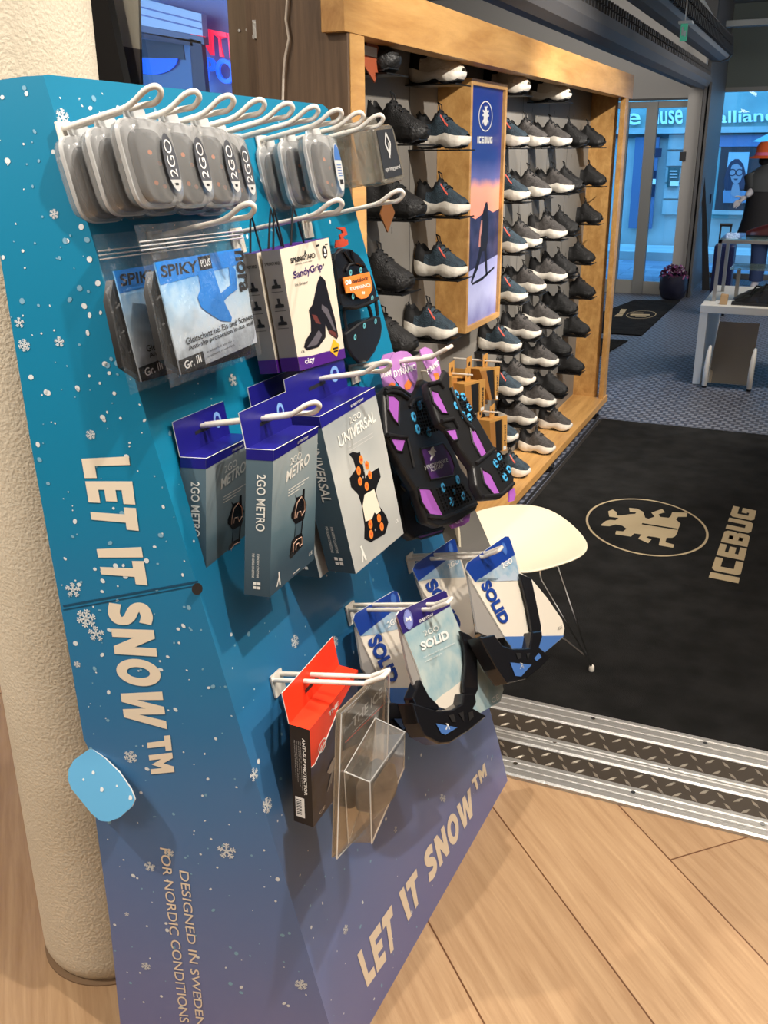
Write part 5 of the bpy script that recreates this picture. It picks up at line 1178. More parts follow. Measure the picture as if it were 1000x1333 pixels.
for pts in [((405, 238), (430, 228), (470, 236), (505, 262)), ((408, 226), (432, 214), (472, 222), (512, 250)), ((415, 420), (460, 428), (500, 430), (530, 560)), ((640, 345), (690, 372), (725, 400)), ((590, 770), (660, 780), (800, 720)), ((510, 300), (530, 270), (560, 260))]:
    mb.tube([PD1(v, .002) for v in q(*pts)], .004, BLACK, 8)
mb.build('rib', D1)
windows(D1, PD1, [((414, 248), (442, 250), (466, 275), (462, 376), (440, 352), (418, 310)), ((424, 434), (492, 440), (480, 496), (455, 490)), ((548, 650), (600, 655), (656, 770), (610, 787), (562, 712))], ORCH, .0012)
windows(D1, PD1, [((558, 482), (655, 456), (690, 510), (706, 560), (700, 598), (602, 616), (580, 560))], DARKP, .0012, 'label_window')
mb = MB(); pa = Patch(*[PD1(v, .0025) for v in q((580, 572), (678, 536), (674, 520), (576, 556))]); mb.text('PERFORMANCE', pa, None, WHITE, 0, off=0)
pa = Patch(*[PD1(v, .0025) for v in q((606, 580), (660, 560), (656, 544), (602, 564))]); mb.text('ICEGRIP', pa, None, WHITE, 0, off=0)
mb.poly([PD1(v, .0025) for v in q((605, 476), (616, 470), (618, 482), (628, 492), (618, 496), (622, 508), (610, 520), (602, 534), (600, 520), (606, 510), (596, 500), (590, 492), (602, 488))], WHITE); mb.build('label_print', D1)
studs(D1, PD1, [(553, 293), (528, 342), (545, 396), (600, 312), (620, 363), (593, 408), (655, 650), (718, 615), (742, 685), (692, 710)], .0095, .001); studs(D1, PD1, [(703, 667)], .006, .001)
tread(D1, PD1, ((560, 425), (650, 400), (600, 270), (520, 280)), 8, 9, .001); tread(D1, PD1, ((660, 760), (790, 700), (740, 630), (620, 650)), 9, 7, .001)
mb = MB(); mb.prism([PD1(v, -.006) for v in q((690, 812), (775, 762), (770, 795), (740, 815), (700, 826))], -PD1.n * .004, ORCH); mb.text('CE', Patch(*[PD1(v, -.005) for v in q((712, 808), (745, 795), (742, 780), (708, 795))]), None, WHITE, 0, off=0); mb.build('lower_tag', D1)
D2 = thing('dynamic_ice_grip', 'right-hand black DYNAMIC grip turned sideways towards the shoe wall', 'ice grip', PD2(q((780, 450))[0]), G)
dyn_card(D2, PD2, ((555, 50), (578, 38), (606, 50), (640, 110), (656, 190), (612, 190), (575, 110)), ((590, 160), (640, 118), (634, 92), (586, 134)), ((615, 155), (635, 150), (642, 178), (625, 182)))
rubber(D2, PD2, ((592, 190), (640, 178), (662, 130), (690, 160), (690, 215), (760, 258), (800, 330), (880, 470), (930, 555), (968, 600), (966, 650), (912, 694), (832, 700), (800, 640), (790, 560), (740, 490), (690, 400), (645, 370), (604, 260)))
mb = MB()
for pts in [((596, 200), (640, 190), (660, 215)), ((650, 360), (700, 350), (722, 390)), ((690, 215), (735, 330), (790, 400)), ((800, 545), (880, 480)), ((830, 690), (910, 680), (962, 630))]: mb.tube([PD2(v, .002) for v in q(*pts)], .004, BLACK, 8)
mb.build('rib', D2)
windows(D2, PD2, [((600, 225), (634, 235), (680, 330), (650, 326), (614, 280)), ((664, 400), (710, 394), (722, 440), (700, 446)), ((774, 390), (796, 400), (846, 500), (825, 526), (784, 450)), ((820, 565), (862, 590), (906, 680), (880, 686), (834, 630))], ORCH, .0012)
studs(D2, PD2, [(713, 245), (743, 255), (714, 293), (768, 302), (742, 333), (771, 345), (884, 545), (900, 517), (940, 570), (924, 604)], .0085, .001)
tread(D2, PD2, ((770, 380), (800, 340), (750, 250), (695, 240)), 6, 8, .001); tread(D2, PD2, ((915, 630), (955, 590), (900, 500), (870, 530)), 5, 6, .001)
mb = MB(); mb.prism([PD2(v, -.004) for v in q((945, 655), (965, 650), (972, 680), (965, 705), (945, 710))], -PD2.n * .004, ORCH); mb.build('lower_tag', D2)

# ---- SOLID heel grips on cards
q = Z(440, 680, 2.941)
ICE = M('icy_photo_print', srgb(146, 178, 188), .42, var=(26, srgb(186, 200, 198), 5)); SKYP = M('sky_photo_print', srgb(130, 168, 196), .42, var=(40, srgb(176, 192, 204), 4)); SNOWC = M('snow_white_card', srgb(226, 218, 204), .45); VIO = M('navy_violet_card', srgb(44, 34, 108), .4)
LETB = M('blue_letter_print', srgb(24, 62, 148), .45); DISC = M('lavender_disc', srgb(134, 144, 206), .45); DISCB = M('blue_disc', srgb(70, 112, 190), .45); TREE = M('frosty_tree_print', srgb(176, 190, 206), .5)
def solid_pack(name, label, P_, card, layers, texts, rub, strap, tris, side):
    r = thing(name, label, 'heel grip', P_(q((sum(a for a, _ in card) / len(card), sum(b for _, b in card) / len(card)))[0]), 'SOLID heel grips on cards')
    mb = MB(); mb.prism([P_(v) for v in q(*card)], -P_.n * .0025, layers[0], WHITE)
    for i, (pg, m_) in enumerate(layers[1:]): mb.poly([P_(v, .0004 + .0003 * i) for v in q(*pg)], m_)
    for t_, c4, m_, bo in texts: mb.text(t_, Patch(*[P_(v, .0022) for v in q(*c4)]), None, m_, bo, off=0)
    mb.build('card', r)
    if side: mb = MB(); mb.prism([P_(v, -.003) for v in q(*side)], -P_.n * .004, GREYCARD); mb.build('card_fold', r)
    for nm, pg, th, of in rub: mb = MB(); mb.prism([P_(v, of) for v in q(*pg)], -P_.n * th, BLACKG); mb.build(nm, r, bevel=.003)
    if strap: mb = MB(); mb.prism([P_(v, .012) for v in q(*strap)], -P_.n * .006, BLACKG); mb.build('strap', r, bevel=.002); 
    if tris:
        mb = MB()
        for pg, m_ in tris: mb.poly([P_(v, .0215) for v in q(*pg)], m_)
        mb.build('opening', r)
    return r
def lean(p, a=.12, yaw=0): return Plane(p, (math.cos(a), yaw, math.sin(a)))
P1 = lean(at('solid', .155), .32); P3 = lean(at('solid', .045), .30); P2 = lean(at('solid2', .165), .42); P4 = lean(at('solid2', .055), .36)
MARK = [(412, 792), (418, 778), (414, 770), (422, 772), (430, 792), (424, 792), (420, 784), (416, 794)]
mv = lambda pg, dx, dy: tuple((x + dx, y + dy) for x, y in pg)
solid_pack('heel_grip', 'white and blue SOLID card at the back of the left double hook', P3,
    ((60, 372), (66, 350), (215, 262), (228, 266), (236, 285), (262, 420), (296, 640), (296, 700), (205, 700), (185, 640), (100, 470)),
    [SNOWC, (((60, 372), (66, 350), (215, 262), (228, 266), (238, 300), (240, 316), (86, 436)), BLUE), (((86, 436), (240, 316), (256, 402), (150, 428)), SKYP), (((185, 633), (296, 633), (296, 700), (206, 700)), MIDB)],
    [('SOLID', ((112, 455), (192, 618), (238, 598), (160, 420)), LETB, .05), ('2GO', ((192, 404), (236, 380), (230, 358), (186, 382)), WHITE, .02)],
    [('rubber_cup', ((180, 705), (215, 690), (290, 700), (330, 780), (300, 800), (220, 812), (180, 770)), .03, .018)], None, [(((215, 752), (290, 752), (250, 795)), MIDB), (mv(MARK, -165, -18), WHITE)], ((68, 400), (100, 470), (185, 640), (150, 640), (95, 560)))
solid_pack('heel_grip', 'SOLID card at the back of the right double hook, half hidden', P4,
    ((287, 180), (296, 160), (438, 64), (450, 66), (458, 100), (492, 200), (524, 420), (524, 440), (440, 440), (330, 270)),
    [SNOWC, (((287, 180), (296, 160), (438, 64), (450, 66), (460, 110), (308, 226)), BLUE), (((308, 226), (460, 110), (486, 210), (365, 215)), SKYP)],
    [('SOLID', ((332, 240), (440, 420), (480, 395), (370, 210)), LETB, .05), ('2GO', ((424, 180), (466, 155), (460, 136), (418, 160)), WHITE, .02)],
    [('rubber_cup', ((535, 440), (600, 410), (640, 430), (640, 560), (590, 500)), .03, .01)], None, [], ((294, 195), (330, 270), (350, 300), (330, 300)))
solid_pack('heel_grip', 'front SOLID card with white foot shape and blue band, right double hook', P2,
    ((490, 178), (496, 156), (640, 54), (655, 54), (664, 76), (702, 195), (742, 218), (800, 288), (858, 372), (868, 405), (862, 440), (790, 500), (740, 510), (680, 500), (640, 440), (520, 240)),
    [SNOWC, (((490, 178), (496, 156), (640, 54), (655, 54), (664, 76), (678, 124), (526, 229)), BLUE), (((526, 229), (678, 124), (698, 218), (600, 226), (545, 212)), SKYP), (((600, 226), (640, 196), (655, 216), (672, 182), (690, 200), (698, 222)), TREE), (((636, 437), (868, 433), (790, 500), (740, 510), (680, 500)), MIDB)],
    [('SOLID', ((546, 240), (626, 394), (660, 374), (580, 216)), LETB, .05), ('2GO', ((632, 178), (670, 154), (664, 134), (624, 158)), WHITE, .02), ('CE', ((845, 412), (860, 405), (858, 395), (842, 402)), INK, 0)],
    [('rubber_cup', ((545, 440), (600, 428), (630, 470), (668, 482), (735, 480), (740, 455), (745, 418), (782, 414), (784, 440), (772, 478), (816, 516), (772, 562), (720, 600), (650, 618), (610, 560)), .03, .02)],
    ((698, 195), (742, 214), (758, 290), (780, 400), (778, 425), (745, 420), (728, 320)),
    [(((660, 536), (742, 545), (702, 590), (680, 588)), MIDB), (((682, 500), (700, 500), (702, 520), (690, 524)), BTRIM), (((722, 502), (736, 500), (728, 526)), BTRIM), (((752, 520), (770, 500), (780, 516), (760, 532)), MIDB), (mv(MARK, 285, -232), WHITE)], ((494, 185), (520, 240), (640, 440), (600, 445), (535, 420)))
solid_pack('heel_grip', 'front SOLID card in icy teal with a violet top and round M badge', P1,
    ((225, 356), (236, 340), (405, 262), (416, 266), (424, 300), (440, 345), (470, 415), (532, 456), (588, 488), (622, 560), (634, 640), (622, 685), (530, 738), (440, 725), (360, 695), (340, 660), (300, 540), (245, 405)),
    [ICE, (((225, 356), (236, 340), (405, 262), (416, 266), (430, 320), (250, 428)), VIO), (((430, 640), (480, 600), (480, 700), (440, 725), (360, 695), (400, 660)), SNOWC), (((540, 470), (588, 488), (600, 520), (560, 540)), SNOWC)],
    [('SOLID', ((322, 492), (428, 444), (418, 410), (314, 460)), WHITE, .04), ('2GO', ((333, 436), (388, 412), (382, 392), (327, 416)), WHITE, .0), ('EVERYDAY', ((314, 385), (368, 356), (364, 346), (310, 374)), WHITE, .02),
     ('for snow and icy conditions', ((330, 522), (450, 465), (447, 458), (327, 515)), WHITE, 0), ('traction heel grip', ((335, 538), (400, 505), (397, 498), (332, 531)), WHITE, 0), ('CE', ((592, 694), (618, 676), (614, 656), (586, 674)), WHITE, .0)],
    [('rubber_cup', ((285, 690), (320, 700), (380, 720), (440, 716), (478, 692), (484, 655), (526, 655), (532, 690), (520, 712), (572, 742), (500, 802), (430, 846), (390, 850), (335, 822), (308, 770)), .03, .02), ('heel_tongue', ((288, 672), (318, 600), (350, 662), (388, 700), (388, 722), (300, 705)), .02, .006)],
    ((470, 414), (500, 428), (528, 448), (534, 520), (538, 640), (528, 662), (484, 656), (482, 620), (492, 540), (486, 470)),
    [(((376, 770), (458, 785), (412, 813), (396, 808)), MIDB), (((424, 738), (444, 734), (452, 764), (438, 764)), BTRIM), (((462, 730), (480, 724), (484, 764)), BTRIM), (((500, 728), (516, 722), (520, 745), (504, 760)), BTRIM), (MARK, WHITE)], ((229, 368), (245, 405), (300, 540), (340, 660), (300, 650), (270, 560)))
for P_, c, rr, m_, own in [(P1, (270, 372), .017, DISC, 'icy'), (P2, (637, 100), .013, DISCB, 'white foot'), (P3, (213, 297), .012, DISCB, 'left double'), (P4, (432, 98), .012, DISCB, 'half hidden')]:
    par = [o for o in bpy.data.objects if o.name.startswith('heel_grip') and own in o.get('label', '')][0]
    mb = MB(); e1 = np.array([0, rr, 0]); e2 = np.cross(P_.n, e1); mb.ring(P_(q(c)[0], .0018), e1, e2, .9, m_, 28); mb.ell(P_(q(c)[0], .0014), e1 * .86, e2 * .86, m_, 24); mb.build('size_badge', par)
    if own == 'icy':
        mb = MB(); mb.text('M', Patch(*[P_(v, .0026) for v in q((260, 382), (282, 376), (278, 358), (256, 364))]), None, WHITE, .015, off=0) if False else block_word(mb, 'M', Patch(*[P_(v, .0026) for v in q((262, 381), (282, 375), (278, 359), (258, 365))]), ((0, 0), (1, 0), (0, 1)), WHITE, 0); mb.build('size_letter', par)

# ---- red carton and clear blister
q = Z(340, 820, 4.445)
X1 = at('red', .105)[0]
pf = Patch(onx(q((302, 1142))[0], X1 - .004), onx(q((560, 800))[0], X1 - .004), onx(q((560, 232))[0], X1), onx(q((280, 580))[0], X1))
r = thing('grip_carton', 'red-topped carton with dark blue front on the lowest hook', 'carton', (pf.c[2] + pf.c[3]) / 2)
lt, rt = pf.c[3], pf.c[2]; Dk = ony(q((163, 545))[0], lt[1]) - lt; DNB = M('night_blue_print', srgb(18, 44, 84), .4, var=(30, srgb(10, 20, 40), 4)); BLKC = M('black_carton_side', srgb(20, 18, 22), .45)
mb = MB(); ps = bent(pf, Dk, mb, DNB, BLKC, RED)
mb.ppoly(pf, [(0, 1), (1, 1), (1, .98), (.55, .86), (.30, .72), (.06, .62), (0, .63)], RED); mb.tube([pf(0, .63, .0008), pf(.06, .62, .0008), pf(.30, .72, .0008), pf(.55, .86, .0008)], .0008, WHITE, 4)
mb.text('THE', pf, ((.36, .90), (.2, .0), (0, .045)), WHITE, .03, off=.001); mb.ring(pf(.22, .71, .0012), pf(.30, .71) - pf(.22, .71), pf(.22, .77) - pf(.22, .71), .8, WHITE, 20); mb.ell(pf(.22, .71, .0009), (pf(.30, .71) - pf(.22, .71)) * .85, (pf(.22, .77) - pf(.22, .71)) * .85, RED, 20); mb.text('AA', pf, ((.17, .69), (.1, .0), (0, .04)), WHITE, .01, off=.0016)
for k in range(5): mb.tube([pf(.3 + .04 * k, .18 + .02 * k, .0006), pf(.45, .38, .0006), pf(.66 + .03 * k, .75 - .04 * k, .0006)], .0006, PAPERGREY, 4)
mb.ppoly(pf, [(.3, .38), (.42, .44), (.6, .42), (.7, .34), (.6, .28), (.36, .33)], PAPERGREY, .0008); mb.text('CE', pf, ((.12, .05), (.12, 0), (0, .03)), WHITE, 0, off=.001)
mb.text('ANTI-SLIP PROTECTOR', ps, ((.62, .90), (0, -.58), (.15, 0)), WHITE, .03, off=.0008)
for k in range(4): mb.text('slip protector for shoes, size and care', ps, ((.50 - .10 * k, .86), (0, -.5 + .04 * k), (.06, 0)), PAPERGREY, 0, off=.0008)
mb.prect(ps, .14, .07, .60, .28, WHITE, .0008)
for k in range(9): mb.prect(ps, .20 + .0, .10 + .018 * k, .45, .10 + .018 * k + (.006 if k % 2 else .011), INK, .0012)
mb.build('carton', r)
mb = MB(); tb = [lt + Dk, rt + Dk]; H_ = np.array([-.010, 0, .052]); pt = Patch(tb[0], tb[1], tb[1] + H_, tb[0] + H_); mb.prism(pt.c, -pt.n * .0015, RED, LOGOW); mb.prect(pt, .34, .30, .66, .42, INK, .0006); mb.build('hang_tab', r)
# blister
X2 = at('red', .165)[0] + .012
q_ = lambda v, X_: onx(q(v)[0], X_)
pb_ = Patch(q_((415, 1318), X2 + .006), q_((700, 1010), X2 + .006), q_((722, 210), X2), q_((440, 480), X2))
CLR = clear('clear_blister_shell', (.93, .91, .87), .10, .05, (.8, .76, .7), .05); TANB = clear('tan_clear_back', (.86, .76, .62), .06, .32, (.56, .47, .36), .15)
r = thing('blister_pack', 'clear bulging blister pack at the front of the lowest hook', 'blister pack', (pb_.c[2] + pb_.c[3]) / 2)
mb = MB(); mb.prism(pb_.c, -pb_.n * .002, TANB); mb.build('backing', r)
mb = MB(); mb.prism([pb_(a, b, .001) for a, b in [(.12, .70), (.93, .55), (.97, .98), (.15, .93)]], -pb_.n * .001, M('smoky_card', srgb(96, 84, 72), .4, var=(30, srgb(28, 26, 26), 4))); mb.text('THE ICE', pb_, ((.28, .80), (.62, .02), (0, .07)), PAPERGREY, .02, off=.002); mb.prect(pb_, .15, .745, .93, .752, RED, .002); mb.prect(pb_, .3, .765, .8, .77, PAPERGREY, .002); mb.build('header_card', r)
mb = MB(); mb.loft([[pb_(a, b, o) for a, b in [(0, 0), (1, 0), (1, 1), (0, 1)]] for o in (.0, .006)], CLR, smooth=False)
PK = Plane(pb_.c[0], pb_.n); DB = .05
bk_ = [PK(v, .006) for v in q((505, 1236), (668, 760), (660, 510), (480, 820))]; ft_ = [PK(v, DB) for v in q((640, 1236), (826, 800), (831, 590), (630, 880))]
fc_ = sum(ft_) / 4
mb.loft([bk_, ft_, [fc_ + (p_ - fc_) * .94 + pb_.n * .003 for p_ in ft_]], CLR, smooth=False)
mb.build('shell', r, bevel=.002)
mb = MB(); edge_ = [pb_(a, b, .0065) for a, b in [(0, 0), (1, 0), (1, 1), (0, 1), (0, 0)]]; mb.tube(edge_, .0012, FROSTR, 6); mb.tube(ft_ + ft_[:1], .0012, FROSTR, 6); mb.tube([bk_[3], ft_[3]], .001, FROSTR, 6); mb.tube([bk_[2], ft_[2]], .001, FROSTR, 6); mb.tube([bk_[0], bk_[3], bk_[2]], .001, FROSTR, 6); mb.build('edge_bead', r)
mb = MB(); mb.loft([soft_rect(pb_, .50, .34, a, b, o, 20, .8) for a, b, o in [(.18, .10, .008), (.26, .15, .014), (.26, .14, .04), (.14, .08, .052)]], M('grey_rubber_part', srgb(74, 66, 58), .5, var=(40, srgb(30, 28, 27), 4))); mb.build('rubber_grip', r)

# ================================================================== CHAIR
SHELLW = M('white_chair_shell', srgb(214, 206, 184), .4)
foot = onz((770, 873), .012); tip = onz((765, 712), .43)
ch = thing('chair', 'white plastic shell chair on wire legs behind the display stand', 'chair', (-.68, 2.66, 0))
SP = lambda p, z=.43: onz(p, z)
out = [SP(p) for p in [(622, 664), (650, 657), (690, 655), (722, 664), (748, 684), (762, 700), (767, 712), (757, 724), (735, 732), (706, 741), (678, 745), (645, 742), (618, 735), (600, 715), (596, 690), (605, 672)]]
cen = np.mean(out, axis=0)
mb = MB(); rings = []
for f, dz in [(0.02, -.020), (.35, -.019), (.65, -.014), (.85, -.006), (.95, -.001), (1.0, .0), (1.01, -.004), (.99, -.008), (.8, -.022), (.4, -.030), (.02, -.031)]:
    rings.append([cen + (p - cen) * f + [0, 0, dz] for p in out])
mb.loft(rings, SHELLW, cap=True); o = mb.build('seat', ch, sharp=60); sd = o.modifiers.new('s', 'SUBSURF'); sd.levels = 1; sd.render_levels = 2
# low backrest rising on the hidden side, toward the shoe wall
mb = MB(); bk = [SP((598, 715)), SP((596, 690)), SP((604, 672))]
rings = []
for k in range(7):
    t_ = k / 6; h = .30 * t_; bkw = .06 * t_ ** 1.5
    row = [p * (1 - .0) + np.array([-bkw, 0, h]) for p in (bk[0] * (1 - .12 * t_) + bk[1] * .12 * t_, bk[1] + [-.012, 0, 0], bk[2] * (1 - .12 * t_) + bk[1] * .12 * t_)]
    rings.append(row + [p + [.006, 0, 0] for p in reversed(row)])
mb.loft(rings, SHELLW); mb.build('backrest', ch)
# thin slab for the grey area on the seat's near half
mb = MB(); GREYSEAT = M('grey_area_tone', srgb(70, 68, 66), .9)
mb.prism([SP(p, .437) for p in [(560, 640), (600, 652), (619, 663), (640, 712), (648, 745), (590, 742)]], (0, 0, -.012), GREYSEAT); mb.build('grey_seat_area', ch, bevel=.003)
legs = [foot, onz((640, 905)) * 1, np.array([-.98, 2.42, 0]), np.array([-.92, 2.95, 0])]
legs = [foot, foot + [-.37, -.16, 0], foot + [-.50, .10, 0], foot + [-.46, .38, 0]]
cm = cen - [0, 0, .03]
def legtop(px_, z=.405): return onz(px_, z)
mb = MB(); a = legtop((725, 733)); mb.tube([a, foot + [0, 0, .012]], .0042, CHROME, 8); mb.tube([a - [0, 0, .0], a + (cm - a) * .5], .0042, CHROME, 8)
c = legtop((703, 741)); k_ = foot + (a - foot) * .13; mb.tube([c, c + [.004, .004, -.03], k_], .0036, CHROME, 8); mb.build('leg', ch)
mb = MB(); mb.lathe((foot[0], foot[1], .012), [(.008, 0), (.009, .004), (.008, .016), (.004, .02)], WIRE, 12); mb.build('foot_cap', ch)
for i in (1, 2, 3):
    f_ = legs[i]; a2 = cm + (f_ - cm) * .35; a2[2] = cm[2]
    mb = MB(); mb.tube([a2, f_ + [0, 0, .004]], .0042, CHROME, 8); mb.build('leg', ch)
    if i == 1: brace_to = f_ * .72 + a2 * .28
mb = MB(); mb.tube([foot * .87 + a * .13, onz((735, 832), .12)], .0034, CHROME, 8); mb.tube([onz((735, 832), .12), cm + (legs[2] - cm) * .6], .0034, CHROME, 8); mb.build('stretcher', ch)

# ================================================================== FAR RIGHT: TABLE AND DISPLAY WINDOW
TW = M('white_laminate', srgb(222, 218, 210), .4)
tl = onz((907, 500)); TZ = ony((913, 397), tl[1])[2]; TX = tl[0] - .03; TY0 = tl[1]; TY1 = onz((930, 371), TZ)[1]
t = thing('low_table', 'low white laminate table with slab legs in front of the right-hand window', 'table', (.2, (TY0 + TY1) / 2, 0))
mb = MB(); mb.box((TX, TY0, TZ - .05), (1.3, TY1, TZ), TW); mb.build('tabletop', t, bevel=.003)
for x in (TX, 1.25):
    mb = MB(); mb.box((x, TY0 + .002, 0), (x + .05, TY1 - .002, TZ - .05), TW); mb.build('slab_leg', t, bevel=.002)
# floor mirror leaning under the table
mirr = thing('shoe_mirror', 'small tilting floor mirror with white curved feet standing under the low table edge', 'mirror', onz((948, 505)))
MY = TY0 - .05
MIR = M('mirror_glass', (.82, .82, .82), .01, 1.0)
ml, mr_ = ony((920, 501), MY), ony((975, 501), MY); mz1 = ony((950, 419), MY + .14)[2]
mb = MB(); mb.prism([(ml[0], MY, .03), (mr_[0], MY, .03), (mr_[0] + .012, MY + .14, mz1), (ml[0] + .025, MY + .14, mz1)], (0, .012, -.004), MIR, TW); mb.build('mirror_pane', mirr)
for x in (ml[0] - .012, mr_[0] + .006):
    mb = MB(); mb.tube([(x, MY - .03, .015), (x, MY - .035, .06), (x, MY - .02, .14), (x + .003, MY + .02, .22), (x + .005, MY + .06, .26)], [.016, .018, .018, .016, .010], TW, 10); mb.lathe((x, MY - .03, 0), [(.014, 0), (.016, .01)], INK, 10); mb.build('curved_foot', mirr)
# riser on the table
RY = TY0 + .2
RS = M('brushed_riser_frame', srgb(176, 172, 166), .35, .5)
ri = thing('display_riser', 'metal framed riser with a glass top standing on the low white table', 'riser', (.1, RY + .2, TZ))
rx = ony((934, 330), RY)[0]; rz = ony((960, 313), RY)[2]
GTOP = clear('green_glass_shelf', (.78, .92, .90), .08, .25, (.5, .66, .66), .04)
for x, y in ((rx, RY), (rx + .01, RY + .5), (1.1, RY), (1.1, RY + .5)):
    mb = MB(); mb.box((x, y, TZ), (x + .022, y + .022, rz), RS); mb.build('leg', ri)
mb = MB()
mb.box((rx, RY, rz - .02), (1.12, RY + .022, rz), RS); mb.box((rx, RY + .5, rz - .02), (1.12, RY + .522, rz), RS); mb.box((rx, RY, rz - .02), (rx + .022, RY + .522, rz), RS); mb.build('top_frame', ri)
mb = MB(); mb.box((rx + .01, RY + .02, rz), (1.11, RY + .51, rz + .01), GTOP); mb.build('glass_top', ri)
r2 = thing('glass_shelf', 'small pale glass shelf on a metal foot under the riser', 'shelf', (.1, RY + .12, TZ))
mb = MB(); a = ony((962, 348), RY + .1); mb.box((a[0] - .05, RY + .05, a[2] - .012), (a[0] + .8, RY + .35, a[2]), GTOP); mb.build('glass_plate', r2)
mb = MB(); mb.box((a[0] - .012, RY + .15, TZ), (a[0] + .012, RY + .18, a[2] - .012), RS); mb.build('foot', r2)
# red shoe on the riser: lofted ballerina
MAR = M('oxblood_leather', srgb(112, 46, 44), .35)
def low_shoe(name, label, toe, L, mat, sole, dirv=(-1, 0, 0), h=.05):
    r = thing(name, label, 'shoe', toe); dv = unit(np.array(dirv)); sd_ = np.array([-dv[1], dv[0], 0]); toe = np.array(toe)
    mb = MB(); rings = []
    for k in range(17):
        s = k / 16; w = float(np.interp(s, [0, .08, .25, .6, .9, 1], [.010, .030, .042, .032, .032, .015])); z = float(np.interp(s, [0, .1, .3, .5, .8, 1], [.022, .034, .05, .06, .085, .08])) * h / .05
        c = toe - dv * L * s; ring = []
        for j in range(13):
            a_ = math.pi * j / 12; y = w * math.cos(a_); zz_ = .012 + (z - .012) * math.sin(a_) ** .7
            if s > .45 and 4 <= j <= 8: zz_ -= .03 * h / .05
            ring.append(c + sd_ * y + [0, 0, zz_])
        rings.append(ring)
    mb.loft(rings, mat, closed=False, cap=False); mb.build('upper', r)
    mb = MB(); mb.loft([[toe - dv * L * s + sd_ * y + [0, 0, z] for y, z in ((-w, .0), (w, .0), (w, .013), (-w, .013))] for s, w in ((0, .010), (.08, .031), (.25, .044), (.6, .033), (.9, .034), (1, .016))], sole); mb.build('sole', r); return r
p = ony((971, 311), RY + .2); low_shoe('leather_shoe', 'oxblood leather shoe lying on the riser glass top at the right edge', (p[0], RY + .2, rz + .011), .34, MAR, INK, h=.075)
# black boots / bag heap on the table
BKL = M('crumpled_black_leather', srgb(26, 25, 26), .35, bump=(26, 1.0, 4))
bx_ = ony((956, 385), TY0 + .12)
r = thing('shoe_pair', 'heap of black leather boots lying on the low white table', 'boots', (bx_[0] + .2, TY0 + .2, TZ))
mb = MB(); rings = []
for k in range(15):
    s = k / 14; c = np.array([bx_[0] + .62 * s, TY0 + .17 + .03 * math.sin(5 * s), TZ]); w = .055 + .04 * math.sin(math.pi * s); h = float(np.interp(s, [0, .1, .35, .6, 1], [.03, .07, .13, .15, .16]))
    rings.append([c + [0.01 * math.sin(9 * s + j), w * math.cos(math.pi * j / 10) * 1.3, h * math.sin(math.pi * j / 10) ** .6 * (1 + .12 * math.sin(11 * s + 2.1 * j))] for j in range(11)])
mb.loft(rings, BKL, closed=False, cap=True); mb.build('boot_leather', r)
mb = MB(); mb.box((bx_[0] - .01, TY0 + .07, TZ), (bx_[0] + .3, TY0 + .16, TZ + .015), INK); mb.build('boot_sole', r)
mb = MB()
for k in range(4): mb.tube([(bx_[0] + .1 + .06 * k, TY0 + .08, TZ + .07 + .012 * k), (bx_[0] + .13 + .06 * k, TY0 + .14, TZ + .12 + .012 * k), (bx_[0] + .16 + .06 * k, TY0 + .2, TZ + .11 + .012 * k)], .006, BLACKG, 6)
mb.build('strap', r)
p = ony((942, 391), TY0 + .06); mb = MB(); mb.prism([p + [-.025, 0, 0], p + [.024, .0, 0], p + [.026, .03, .062], p + [-.022, .03, .066]], (0, .025, 0), M('tan_price_block', srgb(176, 142, 100), .6)); o = mb.build('price_block', bevel=.004); o.location.z += TZ - min((o.matrix_world @ v.co).z for v in o.data.vertices); tag(o, 'tan wooden price block standing at the left front corner of the table', 'price block')
# suitcase
sp = onz((944, 366)); sp = ony((944, 366), 9.6)
NV = M('navy_suitcase_shell', srgb(24, 32, 76), .35)
SY = 9.6; sx0, sx1 = ony((929, 330), SY)[0], ony((956, 330), SY)[0]; sz0 = 0.04; sz1 = ony((944, 318), SY)[2]
r = thing('suitcase', 'navy blue hard-shell suitcase with raised handle standing behind the low table', 'suitcase', ((sx0 + sx1) / 2, SY + .12, 0))
mb = MB(); mb.box((sx0, SY, sz0), (sx1, SY + .24, sz1), NV); mb.build('shell', r, bevel=.03, bseg=4)
mb = MB()
for k in range(5): x = sx0 + (sx1 - sx0) * (.2 + .15 * k); mb.box((x, SY - .004, sz0 + .06), (x + .012, SY, sz1 - .06), NV)
mb.build('rib', r)
hz = ony((944, 294), SY)[2]; hx = ony((944, 294), SY)[0]
mb = MB(); mb.tube([(hx - .045, SY + .12, sz1), (hx - .045, SY + .12, hz)], .008, INK, 8); mb.tube([(hx + .045, SY + .12, sz1), (hx + .045, SY + .12, hz)], .008, INK, 8); mb.tube([(hx - .055, SY + .12, hz), (hx + .055, SY + .12, hz)], .014, INK, 8); mb.build('handle', r)
for x in (sx0 + .04, sx1 - .04):
    mb = MB(); mb.loft([[(x + dx, SY + .05 + .022 * math.cos(2 * math.pi * k / 14), .022 + .022 * math.sin(2 * math.pi * k / 14)) for k in range(14)] for dx in (-.012, .012)], INK); mb.build('wheel', r)

